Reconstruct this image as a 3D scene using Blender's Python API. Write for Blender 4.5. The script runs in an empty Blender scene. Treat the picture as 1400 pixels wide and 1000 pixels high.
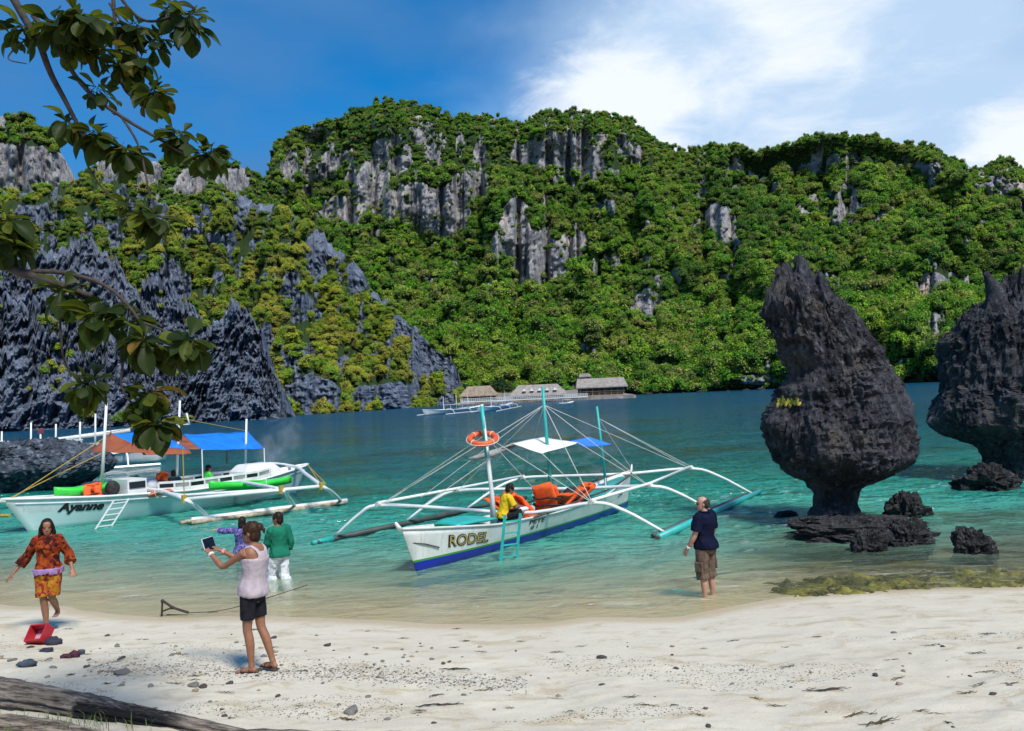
import bpy, bmesh, math, random
import numpy as np
from mathutils import Vector, Matrix
random.seed(7); RNG = np.random.default_rng(7)
scene = bpy.context.scene
COL = scene.collection
# ------------------------------------------------------------------ camera
FOC = 1150.0; CAMH = 3.3                       # focal length for a 1400 px wide frame, height above the water
TH = math.atan(38.5 / FOC); PH = math.atan(.044)
_r0 = np.array([1, 0, 0.]); _f = np.array([0, math.cos(TH), math.sin(TH)]); _u0 = np.array([0, -math.sin(TH), math.cos(TH)])
_R = math.cos(PH) * _r0 - math.sin(PH) * _u0; _U = math.sin(PH) * _r0 + math.cos(PH) * _u0
CAM = np.array([0, 0, CAMH])
cd = bpy.data.cameras.new('camera'); cam = bpy.data.objects.new('camera', cd); COL.objects.link(cam)
cd.sensor_width = 36; cd.lens = 36 * FOC / 1400; cd.clip_start = .1; cd.clip_end = 6000
cam.matrix_world = Matrix(((_R[0], _U[0], -_f[0], 0), (_R[1], _U[1], -_f[1], 0), (_R[2], _U[2], -_f[2], CAMH), (0, 0, 0, 1)))
scene.camera = cam
# ------------------------------------------------------------------ sky, sun, exposure
SUN = Vector((.30, -.50, .81)).normalized()
w = bpy.data.worlds.new('World'); scene.world = w; w.use_nodes = True
nt = w.node_tree; nt.nodes.clear()
def wn(t, **k):
    n = nt.nodes.new(t)
    for a, b in k.items(): setattr(n, a, b)
    return n
def wl(a, b): nt.links.new(a, b)
wo = wn('ShaderNodeOutputWorld'); bg = wn('ShaderNodeBackground'); bg.inputs[1].default_value = .115
sky = wn('ShaderNodeTexSky', sky_type='NISHITA', sun_disc=False, sun_elevation=math.asin(SUN.z), sun_rotation=math.atan2(SUN.x, SUN.y),
         air_density=1.0, dust_density=.15, ozone_density=4.0, altitude=0)
tc = wn('ShaderNodeTexCoord')
# cloud cover: noise on a plane high above, so it runs on over the whole sky
sep = wn('ShaderNodeSeparateXYZ'); wl(tc.outputs['Generated'], sep.inputs[0])
zc = wn('ShaderNodeMath', operation='MAXIMUM'); wl(sep.outputs[2], zc.inputs[0]); zc.inputs[1].default_value = .0
za = wn('ShaderNodeMath', operation='ADD'); wl(zc.outputs[0], za.inputs[0]); za.inputs[1].default_value = .16
dv = wn('ShaderNodeVectorMath', operation='DIVIDE'); wl(tc.outputs['Generated'], dv.inputs[0])
cb = wn('ShaderNodeCombineXYZ'); [wl(za.outputs[0], cb.inputs[i]) for i in range(3)]; wl(cb.outputs[0], dv.inputs[1])
def wnoise(scale, detail, loc, rough=.55, dist=0.):
    m = wn('ShaderNodeMapping'); m.inputs['Location'].default_value = loc; wl(dv.outputs[0], m.inputs[0])
    n = wn('ShaderNodeTexNoise'); n.inputs['Scale'].default_value = scale; n.inputs['Detail'].default_value = detail
    n.inputs['Roughness'].default_value = rough; n.inputs['Distortion'].default_value = dist; wl(m.outputs[0], n.inputs['Vector']); return n.outputs[0]
def wramp(src, a, b):
    m = wn('ShaderNodeMapRange', interpolation_type='SMOOTHSTEP'); wl(src, m.inputs[0]); m.inputs[1].default_value = a; m.inputs[2].default_value = b; return m.outputs[0]
def blob(px, py, sx):                          # a cloud bank that stands in one direction of the sky
    d = _f + (px - 700) / FOC * _R + (500 - py) / FOC * _U; d = d / np.linalg.norm(d)
    dp = wn('ShaderNodeVectorMath', operation='DISTANCE'); wl(tc.outputs['Generated'], dp.inputs[0]); dp.inputs[1].default_value = tuple(d)
    m = wn('ShaderNodeMath', operation='DIVIDE'); wl(dp.outputs['Value'], m.inputs[0]); m.inputs[1].default_value = sx
    q = wn('ShaderNodeMath', operation='SUBTRACT'); q.inputs[0].default_value = 1.; wl(m.outputs[0], q.inputs[1]); return q.outputs[0]
def wmath(op, a, b):
    m = wn('ShaderNodeMath', operation=op)
    for i, v in enumerate((a, b)):
        if isinstance(v, (int, float)): m.inputs[i].default_value = v
        else: wl(v, m.inputs[i])
    return m.outputs[0]
def wmix(f, a, b):
    m = wn('ShaderNodeMix', data_type='RGBA'); wl(f, m.inputs[0])
    for i, v in ((6, a), (7, b)):
        if isinstance(v, tuple): m.inputs[i].default_value = v
        else: wl(v, m.inputs[i])
    return m.outputs[2]
n1 = wnoise(1.9, 8, (3.1, .4, 0), .5, .25); n2 = wnoise(4.5, 9, (1.3, 2.2, 0), .62, .3); n3 = wnoise(1.1, 5, (6.3, 1.7, 0))
gam = wn('ShaderNodeHueSaturation'); gam.inputs['Saturation'].default_value = 1.5; gam.inputs['Value'].default_value = .95; wl(sky.outputs[0], gam.inputs['Color'])
s1 = wmix(wmath('MULTIPLY', wramp(n3, .34, .66), .9), gam.outputs[0], (.50, 1.55, 3.5, 1))           # thin grey-blue cloud
veil = wmath('ADD', wmath('MULTIPLY', n1, 1.0), wmath('MULTIPLY', blob(1120, 60, .46), 1.35))
s2 = wmix(wmath('MULTIPLY', wramp(veil, .60, 1.40), .92), s1, (3.5, 4.7, 6.2, 1))                       # pale veil
puff = wmath('MAXIMUM', wmath('MAXIMUM', wmath('ADD', wmath('MULTIPLY', n2, 1.25), blob(850, 150, .15)),
                              wmath('ADD', wmath('MULTIPLY', n2, 1.25), blob(1395, 215, .10))), wmath('ADD', wmath('MULTIPLY', n2, 1.05), wmath('MULTIPLY', blob(1060, 60, .32), .70)))
s3 = wmix(wramp(puff, .80, 1.40), s2, (5.9, 6.3, 6.8, 1))                                              # bright cumulus
wl(s3, bg.inputs[0]); wl(bg.outputs[0], wo.inputs[0])
sl = bpy.data.lights.new('sun', 'SUN'); sl.energy = 3.6; sl.angle = math.radians(13.0); sl.color = (1, .95, .87)
so = bpy.data.objects.new('sun', sl); COL.objects.link(so); so.rotation_euler = (-SUN).to_track_quat('-Z', 'Y').to_euler(); so.location = (0, 0, 60)
scene.view_settings.view_transform = 'Standard'; scene.view_settings.look = 'None'; scene.view_settings.exposure = 0.44; scene.view_settings.gamma = 1
scene.render.engine = 'CYCLES'; scene.cycles.max_bounces = 6; scene.cycles.transparent_max_bounces = 12; scene.cycles.caustics_reflective = False; scene.cycles.caustics_refractive = False
scene.cycles.use_denoising = True

# ------------------------------------------------------------------ measuring helpers (photo pixels -> places)
def ray(px, py): return _f + (px - 700) / FOC * _R + (500 - py) / FOC * _U
def G(px, py, z=0.): d = ray(px, py); return CAM + d * ((z - CAMH) / d[2])
def D(px, py, Y): d = ray(px, py); return CAM + d * (Y / d[1])
def V(*a): return np.array(a, float)
def rays(px, py):
    return _f[None] + ((np.asarray(px) - 700) / FOC)[:, None] * _R[None] + ((500 - np.asarray(py)) / FOC)[:, None] * _U[None]
# ------------------------------------------------------------------ noise
def _h(ix, iy, iz, s):
    n = (ix.astype(np.int64) * 374761393 + iy.astype(np.int64) * 668265263 + iz.astype(np.int64) * 2147483647 + s * 974634777) & 0xffffffff
    n = ((n ^ (n >> 13)) * 1274126177) & 0xffffffff
    n = ((n ^ (n >> 16)) * 2246822519) & 0xffffffff
    return ((n ^ (n >> 15)) & 0xffff) / 65535.0
def vnoise(p, s=0):
    i = np.floor(p).astype(np.int64); f = p - i; f = f * f * f * (f * (f * 6 - 15) + 10)
    x, y, z = i[..., 0], i[..., 1], i[..., 2]; fx, fy, fz = f[..., 0], f[..., 1], f[..., 2]
    r = 0
    for a in (0, 1):
        for b in (0, 1):
            for c in (0, 1):
                r = r + _h(x + a, y + b, z + c, s) * (fx if a else 1 - fx) * (fy if b else 1 - fy) * (fz if c else 1 - fz)
    return r * 2 - 1
def fbm(p, oct=4, s=0, g=.5):
    r = 0; a = 1.; t = 0
    for k in range(oct): r = r + a * vnoise(p * (2.03 ** k), s + k * 17); t += a; a *= g
    return r / t
def ridged(p, oct=4, s=0, g=.5):
    r = 0; a = 1.; t = 0
    for k in range(oct): r = r + a * (1 - np.abs(vnoise(p * (2.07 ** k), s + k * 13)) * 1.6); t += a; a *= g
    return r / t
def st(a, lo, hi): t = np.clip((a - lo) / (hi - lo), 0, 1); return t * t * (3 - 2 * t)
# ------------------------------------------------------------------ materials
MATS = {}
def new_mat(name):
    m = bpy.data.materials.new(name); m.use_nodes = True; t = m.node_tree; t.nodes.clear()
    o = t.nodes.new('ShaderNodeOutputMaterial'); b = t.nodes.new('ShaderNodeBsdfPrincipled'); t.links.new(b.outputs[0], o.inputs[0])
    MATS[name] = m; return m, t, b, o
def nd(t, typ, ins=None, **k):
    n = t.nodes.new(typ)
    for a, b in k.items(): setattr(n, a, b)
    for a, b in (ins or {}).items():
        if hasattr(b, 'links'): t.links.new(b, n.inputs[a])
        else: n.inputs[a].default_value = b
    return n
def c4(c): return (*c, 1.) if len(c) == 3 else c
def mix(t, f, a, b, mode='MIX'):
    n = nd(t, 'ShaderNodeMix', data_type='RGBA', blend_type=mode)
    for i, v in ((0, f), (6, a), (7, b)):
        if hasattr(v, 'links'): t.links.new(v, n.inputs[i])
        else: n.inputs[i].default_value = c4(v) if isinstance(v, tuple) else v
    return n.outputs[2]
def mth(t, op, a, b=0.):
    n = nd(t, 'ShaderNodeMath', operation=op)
    for i, v in ((0, a), (1, b)):
        if hasattr(v, 'links'): t.links.new(v, n.inputs[i])
        else: n.inputs[i].default_value = v
    return n.outputs[0]
def sstep(t, v, a, b):
    n = nd(t, 'ShaderNodeMapRange', {0: v, 1: a, 2: b}, interpolation_type='SMOOTHSTEP'); return n.outputs[0]
def noise(t, vec, scale, detail=4, rough=.55, dist=0.):
    n = nd(t, 'ShaderNodeTexNoise', {'Scale': scale, 'Detail': detail, 'Roughness': rough, 'Distortion': dist})
    if vec is not None: t.links.new(vec, n.inputs['Vector'])
    return n.outputs[0]
def coord(t, which='Object', scale=None):
    c = nd(t, 'ShaderNodeTexCoord').outputs[which]
    if scale: c = nd(t, 'ShaderNodeMapping', {'Vector': c, 'Scale': scale}).outputs[0]
    return c
def wpos(t, scale=None):
    c = nd(t, 'ShaderNodeNewGeometry').outputs['Position']
    if scale: c = nd(t, 'ShaderNodeMapping', {'Vector': c, 'Scale': scale}).outputs[0]
    return c
def bump(t, b, h, strength, dist):
    n = nd(t, 'ShaderNodeBump', {'Height': h, 'Strength': strength, 'Distance': dist}); t.links.new(n.outputs[0], b.inputs['Normal']); return n
def simple(name, c1, c2=None, scale=6., rough=.6, bstr=.15, bdist=.01, spec=.5, bscale=None, stretch=None):
    if name in MATS: return MATS[name]
    m, t, b, o = new_mat(name); c = coord(t, 'Object', stretch)
    c2 = c2 or tuple(x * .75 for x in c1)
    n = noise(t, c, scale, 5); t.links.new(mix(t, sstep(t, n, .38, .66), c1, c2), b.inputs['Base Color'])
    b.inputs['Roughness'].default_value = rough; b.inputs['Specular IOR Level'].default_value = spec
    if bstr: bump(t, b, noise(t, c, bscale or scale * 4, 5), bstr, bdist)
    return m
# ------------------------------------------------------------------ mesh building
class MB:
    def __init__(s): s.v = []; s.f = []; s.m = []; s.n = 0
    def add(s, v, f, mi=0):
        v = np.asarray(v, float).reshape(-1, 3); k = s.n
        s.v.append(v); s.f += [tuple(i + k for i in q) for q in f]; s.m += [mi] * len(f); s.n += len(v); return s
    def box(s, c, size, ax=None, mi=0):
        c = np.asarray(c, float); ax = np.eye(3) if ax is None else np.asarray(ax, float); h = np.asarray(size, float) / 2
        v = [c + ax[0] * h[0] * x + ax[1] * h[1] * y + ax[2] * h[2] * z for x in (-1, 1) for y in (-1, 1) for z in (-1, 1)]
        return s.add(v, [(0, 1, 3, 2), (4, 6, 7, 5), (0, 4, 5, 1), (2, 3, 7, 6), (0, 2, 6, 4), (1, 5, 7, 3)], mi)
    def bar(s, a, b, wd, th=None, mi=0):          # a squared bar between two points
        a = np.asarray(a, float); b = np.asarray(b, float); d = b - a; L = np.linalg.norm(d); d = d / L
        r = np.cross(d, (0, 0, 1.)); r = np.array([1., 0, 0]) if np.linalg.norm(r) < 1e-4 else r / np.linalg.norm(r); u = np.cross(r, d)
        return s.box((a + b) / 2, (L, wd, th or wd), (d, r, u), mi)
    def rings(s, R, cap=True, mi=0):              # R: list of (n,3) loops
        n = len(R[0]); k = len(R); f = []
        for i in range(k - 1):
            for j in range(n): f.append((i * n + j, i * n + (j + 1) % n, (i + 1) * n + (j + 1) % n, (i + 1) * n + j))
        if cap: f.append(tuple(range(n - 1, -1, -1))); f.append(tuple((k - 1) * n + j for j in range(n)))
        return s.add(np.concatenate(R), f, mi)
    def tube(s, path, rad, seg=8, flat=None, mi=0, cap=True, ref=None):
        P = np.asarray(path, float); n = len(P); rad = np.broadcast_to(np.asarray(rad, float), (n,)) if np.ndim(rad) < 2 else np.asarray(rad)
        T = np.gradient(P, axis=0); T /= np.maximum(np.linalg.norm(T, axis=1), 1e-9)[:, None]
        up = np.array(ref if ref is not None else ((0, 0, 1.) if abs(T[0][2]) < .9 else (0, 1., 0)))
        R = []; ph = np.linspace(0, 2 * math.pi, seg, endpoint=False)
        for i in range(n):
            a = np.cross(T[i], up)
            if np.linalg.norm(a) < 1e-5: a = np.array([1., 0, 0])
            a /= np.linalg.norm(a); b = np.cross(a, T[i]); up = b
            ra, rb = (rad[i], rad[i]) if np.ndim(rad) < 2 else rad[i]
            R.append(P[i] + np.outer(np.cos(ph), a) * ra + np.outer(np.sin(ph), b) * rb)
        return s.rings(R, cap, mi)
    def ell(s, c, r, ax=None, nu=12, nv=8, mi=0):
        ax = np.eye(3) if ax is None else np.asarray(ax, float); R = []; ph = np.linspace(0, 2 * math.pi, nu, endpoint=False)
        for k in range(nv + 1):
            th = math.pi * (k + .04) / (nv + .08); q = math.sin(th)
            loc = np.stack([np.cos(ph) * q * r[0], np.sin(ph) * q * r[1], np.full(nu, -math.cos(th) * r[2])], 1); R.append(np.asarray(c) + loc @ ax)
        return s.rings(R, True, mi)
    def mesh(s, name, off=(0, 0, 0), smooth=False):
        me = bpy.data.meshes.new(name); v = np.concatenate(s.v) - np.asarray(off, float)
        me.from_pydata(v.tolist(), [], s.f)
        if any(s.m): me.polygons.foreach_set('material_index', s.m)
        if smooth: me.polygons.foreach_set('use_smooth', [True] * len(me.polygons))
        me.update(); return me
def rloc(o):
    p = np.zeros(3)
    while o is not None: p = p + np.array(o.location); o = o.parent
    return p
def link(name, me, mat=None, parent=None):
    o = bpy.data.objects.new(name, me); COL.objects.link(o)
    if mat is not None:
        for m in (mat if isinstance(mat, (list, tuple)) else [mat]): me.materials.append(MATS[m] if isinstance(m, str) else m)
    if parent is not None: o.parent = parent
    return o
def tag(o, label=None, cat=None, group=None, kind=None):
    for k, v in (('label', label), ('category', cat), ('group', group), ('kind', kind)):
        if v: o[k] = v
    return o
def thing(name, loc, label, cat, group=None):
    o = bpy.data.objects.new(name, None); COL.objects.link(o); o.location = tuple(loc); o.empty_display_size = .2
    return tag(o, label, cat, group)
def part(name, mb, mat, parent, smooth=False):
    return link(name, mb.mesh(name, rloc(parent), smooth), mat, parent)
def single(name, mb, mat, loc, label, cat, group=None, smooth=False):      # a thing that is one mesh
    o = link(name, mb.mesh(name, loc, smooth), mat); o.location = tuple(loc); return tag(o, label, cat, group)
def copy_tree(o, parent=None):
    c = o.copy(); COL.objects.link(c); c.parent = parent
    for ch in list(o.children): copy_tree(ch, c)
    return c
def spline(pts, n):                              # Catmull-Rom through points
    P = np.asarray(pts, float); P = np.concatenate([[2 * P[0] - P[1]], P, [2 * P[-1] - P[-2]]]); k = len(P) - 3
    out = []
    for u in np.linspace(0, k - 1e-6, n):
        i = int(u); t = u - i; a, b, c, d = P[i:i + 4]
        out.append(.5 * (2 * b + (c - a) * t + (2 * a - 5 * b + 4 * c - d) * t * t + (3 * b - a - 3 * c + d) * t ** 3))
    return np.array(out)
def grid_mesh(name, Pts, attrs=None, smooth=True):
    a, b = Pts.shape[:2]; I = np.arange(a * b).reshape(a, b)
    f = np.stack([I[:-1, :-1], I[1:, :-1], I[1:, 1:], I[:-1, 1:]], -1).reshape(-1, 4)
    me = bpy.data.meshes.new(name); nf = len(f)
    me.vertices.add(a * b); me.vertices.foreach_set('co', Pts.reshape(-1).astype(np.float32))
    me.loops.add(nf * 4); me.loops.foreach_set('vertex_index', f.reshape(-1).astype(np.int32))
    me.polygons.add(nf); me.polygons.foreach_set('loop_start', np.arange(0, nf * 4, 4, dtype=np.int32))
    me.update(calc_edges=True); me.polygons.foreach_set('use_smooth', np.full(nf, smooth))
    for k, v in (attrs or {}).items():
        at = me.attributes.new(k, 'FLOAT', 'POINT'); at.data.foreach_set('value', np.asarray(v, np.float32).reshape(-1))
    return me
def evaluated(o):                                # bake an object's modifiers into a fresh mesh
    dg = bpy.context.evaluated_depsgraph_get(); dg.update(); return bpy.data.meshes.new_from_object(o.evaluated_get(dg))
def fuse(mb, voxel, smooth=3, off=(0, 0, 0)):    # weld overlapping closed pieces into one continuous skin
    me = mb.mesh('tmp', off); o = bpy.data.objects.new('tmp', me); COL.objects.link(o)
    m = o.modifiers.new('r', 'REMESH'); m.mode = 'VOXEL'; m.voxel_size = voxel; m.use_smooth_shade = True
    if smooth: s = o.modifiers.new('s', 'SMOOTH'); s.iterations = smooth; s.factor = .5
    r = evaluated(o); bpy.data.objects.remove(o); return r
# ================================================================== materials of the setting
m, t, b, o = new_mat('sand')
p = wpos(t); zz = nd(t, 'ShaderNodeSeparateXYZ', {0: p}).outputs[2]
n_a = noise(t, p, .9, 6, .6); n_b = noise(t, p, 9., 6, .65); n_c = noise(t, wpos(t, (1.0, 1.7, 1)), 1.7, 8, .68, .9); n_e = noise(t, wpos(t, (1, 1.5, 1)), 34., 4, .6); n_d = noise(t, p, 120., 2, .5)
c = mix(t, sstep(t, n_c, .47, .64), (.58, .525, .40), (.46, .37, .23)); c = mix(t, sstep(t, n_b, .57, .72), c, (.44, .38, .28))
c = mix(t, mth(t, 'MULTIPLY', sstep(t, n_d, .55, .72), .5), c, (.30, .27, .23)); c = mix(t, sstep(t, n_d, .62, .30), c, (.63, .585, .485)); c = mix(t, .30, c, mix(t, sstep(t, n_a, .42, .62), (.61, .56, .44), (.52, .45, .33)))
dk = mth(t, 'MULTIPLY', sstep(t, n_e, .60, .70), sstep(t, n_c, .44, .60)); c = mix(t, mth(t, 'MULTIPLY', dk, .8), c, (.20, .16, .11)); c = mix(t, mth(t, 'MULTIPLY', sstep(t, n_c, .52, .66), .45), c, (.40, .31, .18))
wet = sstep(t, mth(t, 'ADD', zz, mth(t, 'MULTIPLY', n_a, .02)), .085, .03)
c = mix(t, wet, c, (.52, .42, .275)); c = mix(t, mth(t, 'MULTIPLY', nd(t, 'ShaderNodeAttribute', attribute_name='reefbed').outputs['Fac'], .85), c, mix(t, sstep(t, n_b, .4, .62), (.07, .06, .03), (.22, .19, .08))); t.links.new(c, b.inputs['Base Color'])
r = nd(t, 'ShaderNodeMapRange', {0: wet, 1: 0., 2: 1., 3: .9, 4: .38}).outputs[0]; t.links.new(r, b.inputs['Roughness']); b.inputs['Specular IOR Level'].default_value = .3
bump(t, b, mth(t, 'ADD', mth(t, 'ADD', mth(t, 'MULTIPLY', n_b, .8), mth(t, 'MULTIPLY', n_e, .4)), mth(t, 'ADD', mth(t, 'MULTIPLY', n_d, .25), n_c)), .40, .03)

m, t, b, o = new_mat('water')
dep = nd(t, 'ShaderNodeAttribute', attribute_name='depth').outputs['Fac']; p = wpos(t)
nz = noise(t, wpos(t, (.05, .09, 1)), 1.5, 5, .55, .6); nz2 = noise(t, wpos(t, (.012, .03, 1)), 1.0, 4, .5, .3)
d2 = mth(t, 'ADD', dep, mth(t, 'MULTIPLY', mth(t, 'SUBTRACT', nz, .5), mth(t, 'MULTIPLY', dep, .9)))
rp = nd(t, 'ShaderNodeValToRGB', {0: nd(t, 'ShaderNodeMapRange', {0: d2, 1: 0., 2: 8.}).outputs[0]}); e = rp.color_ramp.elements
e[0].position = 0; e[0].color = (.56, .55, .41, 1); e[1].position = 1; e[1].color = (.001, .060, .150, 1)
for ps, cl in ((.03, (.27, .52, .39)), (.09, (.085, .42, .325)), (.20, (.012, .25, .195)), (.36, (.002, .125, .125)), (.55, (.001, .075, .135))):
    x = e.new(ps); x.color = c4(cl)
reef = mth(t, 'MULTIPLY', sstep(t, nz, .50, .64), sstep(t, dep, .8, 2.2)); reef = mth(t, 'MULTIPLY', reef, sstep(t, dep, 7.6, 5.6))
c = mix(t, mth(t, 'MULTIPLY', reef, .75), rp.outputs[0], (.022, .062, .036)); c = mix(t, mth(t, 'MULTIPLY', nd(t, 'ShaderNodeAttribute', attribute_name='reefbed').outputs['Fac'], .62), c, (.10, .115, .060))
fo = noise(t, wpos(t, (.5, 3.2, 1)), 2.2, 7, .7, .8); fo = mth(t, 'MULTIPLY', sstep(t, fo, .56, .66), mth(t, 'MULTIPLY', sstep(t, dep, .015, .06), sstep(t, dep, .26, .10))); fo = mth(t, 'MULTIPLY', fo, .55)
c = mix(t, fo, c, (.75, .76, .72)); t.links.new(c, b.inputs['Base Color'])
b.inputs['Roughness'].default_value = .05; b.inputs['IOR'].default_value = 1.33; b.inputs['Specular IOR Level'].default_value = .60; t.links.new(nd(t, 'ShaderNodeMapRange', {0: dep, 1: 1.5, 2: 6.5, 3: .60, 4: .10}).outputs[0], b.inputs['Specular IOR Level']); t.links.new(nd(t, 'ShaderNodeMapRange', {0: dep, 1: 1.5, 2: 6.5, 3: .03, 4: .20}).outputs[0], b.inputs['Roughness'])
w1 = noise(t, wpos(t, (1.0, 1.5, 1)), 1.25, 5, .55, .5); w2 = noise(t, wpos(t, (.30, .5, 1)), 1., 4, .5, .3); w3 = noise(t, wpos(t, (3.6, 5.2, 1)), 1.2, 3, .5, .3)
w4 = noise(t, wpos(t, (.06, .16, 1)), 1., 5, .6, .4)
hgt = mth(t, 'ADD', mth(t, 'MULTIPLY', w4, 2.6), mth(t, 'ADD', mth(t, 'ADD', mth(t, 'MULTIPLY', w1, .95), mth(t, 'MULTIPLY', w2, 1.3)), mth(t, 'MULTIPLY', w3, .20)))
bn = bump(t, b, hgt, .8, 1.0); amp = nd(t, 'ShaderNodeMapRange', {0: dep, 1: 0., 2: 2., 3: .25, 4: 1.0}).outputs[0]; t.links.new(amp, bn.inputs['Strength'])
tr = nd(t, 'ShaderNodeBsdfTransparent', {0: (.95, .97, .90, 1)})
fr = nd(t, 'ShaderNodeFresnel', {'IOR': 1.33, 'Normal': bn.outputs[0]}).outputs[0]
al = mth(t, 'SUBTRACT', 1., nd(t, 'ShaderNodeMath', {0: mth(t, 'MULTIPLY', dep, -1.55)}, operation='EXPONENT').outputs[0])
al = mth(t, 'MAXIMUM', al, fo)
gl = nd(t, 'ShaderNodeBsdfGlossy', {'Color': (1, 1, 1, 1), 'Roughness': .05, 'Normal': bn.outputs[0]})
thin = nd(t, 'ShaderNodeMixShader', {0: mth(t, 'MULTIPLY', fr, .5), 1: tr.outputs[0], 2: gl.outputs[0]})
t.links.new(nd(t, 'ShaderNodeMixShader', {0: al, 1: thin.outputs[0], 2: b.outputs[0]}).outputs[0], o.inputs[0])

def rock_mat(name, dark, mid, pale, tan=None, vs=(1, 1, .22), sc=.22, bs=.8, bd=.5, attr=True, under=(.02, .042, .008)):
    m, t, b, o = new_mat(name); p = wpos(t, vs)
    n1_ = noise(t, p, sc, 8, .65, .4); n2_ = noise(t, p, sc * 6, 6, .65); n3_ = noise(t, wpos(t), sc * .25, 4)
    c = mix(t, sstep(t, n1_, .34, .62), dark, mid); c = mix(t, mth(t, 'MULTIPLY', sstep(t, n2_, .50, .72), .75), c, pale)
    c = mix(t, mth(t, 'MULTIPLY', sstep(t, n2_, .47, .30), .8), c, tuple(x * .45 for x in dark))
    if tan: c = mix(t, mth(t, 'MULTIPLY', sstep(t, n3_, .52, .66), mth(t, 'MULTIPLY', sstep(t, n1_, .45, .7), .8)), c, tan)
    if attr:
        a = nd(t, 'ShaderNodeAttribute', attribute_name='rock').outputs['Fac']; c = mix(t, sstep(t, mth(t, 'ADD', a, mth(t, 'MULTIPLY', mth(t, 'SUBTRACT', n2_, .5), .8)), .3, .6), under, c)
    t.links.new(c, b.inputs['Base Color']); b.inputs['Roughness'].default_value = .9; b.inputs['Specular IOR Level'].default_value = .25
    bump(t, b, mth(t, 'ADD', n1_, mth(t, 'MULTIPLY', n2_, .5)), bs, bd); return m
rock_mat('far_rock', (.09, .095, .115), (.30, .295, .30), (.58, .55, .51), (.64, .47, .33), vs=(1, 1, .4), sc=.13, bs=.9, bd=2.)
rock_mat('near_cliff', (.040, .055, .085), (.135, .165, .225), (.31, .35, .43), None, sc=.30, bs=.9, bd=.8)
rock_mat('dark_rock', (.015, .015, .019), (.050, .052, .062), (.13, .135, .15), (.11, .085, .065), vs=(1, 1, .6), sc=1.3, bs=1.0, bd=.22, attr=False)
rock_mat('blue_rock', (.02, .026, .036), (.07, .085, .11), (.24, .28, .34), None, vs=(1, 1, .8), sc=.7, bs=.9, bd=.15, attr=False)
rock_mat('wet_rock', (.008, .008, .009), (.030, .030, .031), (.12, .12, .12), None, vs=(1, 1, 1), sc=3., bs=.9, bd=.06, attr=False)
rock_mat('algae_rock', (.035, .033, .014), (.15, .14, .035), (.26, .25, .11), (.24, .23, .04), vs=(1, 1, 1), sc=2.2, bs=.9, bd=.05, attr=False)

def foliage(name, cols, trans=.35):
    m, t, b, o = new_mat(name)
    rnd = nd(t, 'ShaderNodeObjectInfo').outputs['Random']; isl = nd(t, 'ShaderNodeNewGeometry').outputs['Random Per Island']
    rp = nd(t, 'ShaderNodeValToRGB', {0: mth(t, 'ADD', mth(t, 'MULTIPLY', rnd, .86), mth(t, 'MULTIPLY', isl, .14))}); e = rp.color_ramp.elements
    e[0].color = c4(cols[0]); e[1].color = c4(cols[-1])
    for i, cc in enumerate(cols[1:-1]): x = e.new((i + 1) / (len(cols) - 1)); x.color = c4(cc)
    v = nd(t, 'ShaderNodeHueSaturation', {'Color': rp.outputs[0], 'Value': nd(t, 'ShaderNodeMapRange', {0: isl, 3: .75, 4: 1.55}).outputs[0]}).outputs[0]
    pt = noise(t, wpos(t), .022, 4, .6); v = mix(t, mth(t, 'MULTIPLY', sstep(t, pt, .48, .66), .55), v, mix(t, .6, v, (.26, .24, .03))); v = mix(t, mth(t, 'MULTIPLY', sstep(t, pt, .50, .34), .5), v, (.022, .085, .012))
    t.links.new(v, b.inputs['Base Color']); b.inputs['Roughness'].default_value = .55; b.inputs['Specular IOR Level'].default_value = .25
    tl = nd(t, 'ShaderNodeBsdfTranslucent', {0: v}); t.links.new(nd(t, 'ShaderNodeMixShader', {0: trans, 1: b.outputs[0], 2: tl.outputs[0]}).outputs[0], o.inputs[0])
foliage('far_leaves', [(0.024, 0.101, 0.008), (0.135, 0.338, 0.016), (0.061, 0.203, 0.014), (0.270, 0.446, 0.022), (0.041, 0.149, 0.016), (0.189, 0.405, 0.019), (0.365, 0.392, 0.068), (0.081, 0.257, 0.014), (0.297, 0.243, 0.081), (0.135, 0.365, 0.027)], .3)
foliage('near_leaves', [(0.176, 0.297, 0.019), (0.324, 0.419, 0.024), (0.081, 0.203, 0.016), (0.405, 0.459, 0.027), (0.459, 0.378, 0.061), (0.162, 0.378, 0.019), (0.324, 0.270, 0.068), (0.270, 0.405, 0.024)], .3)
simple('bark', (.16, .13, .10), (.09, .075, .06), 8, .9, .5, .02)
simple('shade_core', (.016, .03, .007), (.010, .02, .005), 2, .95, 0)

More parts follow.
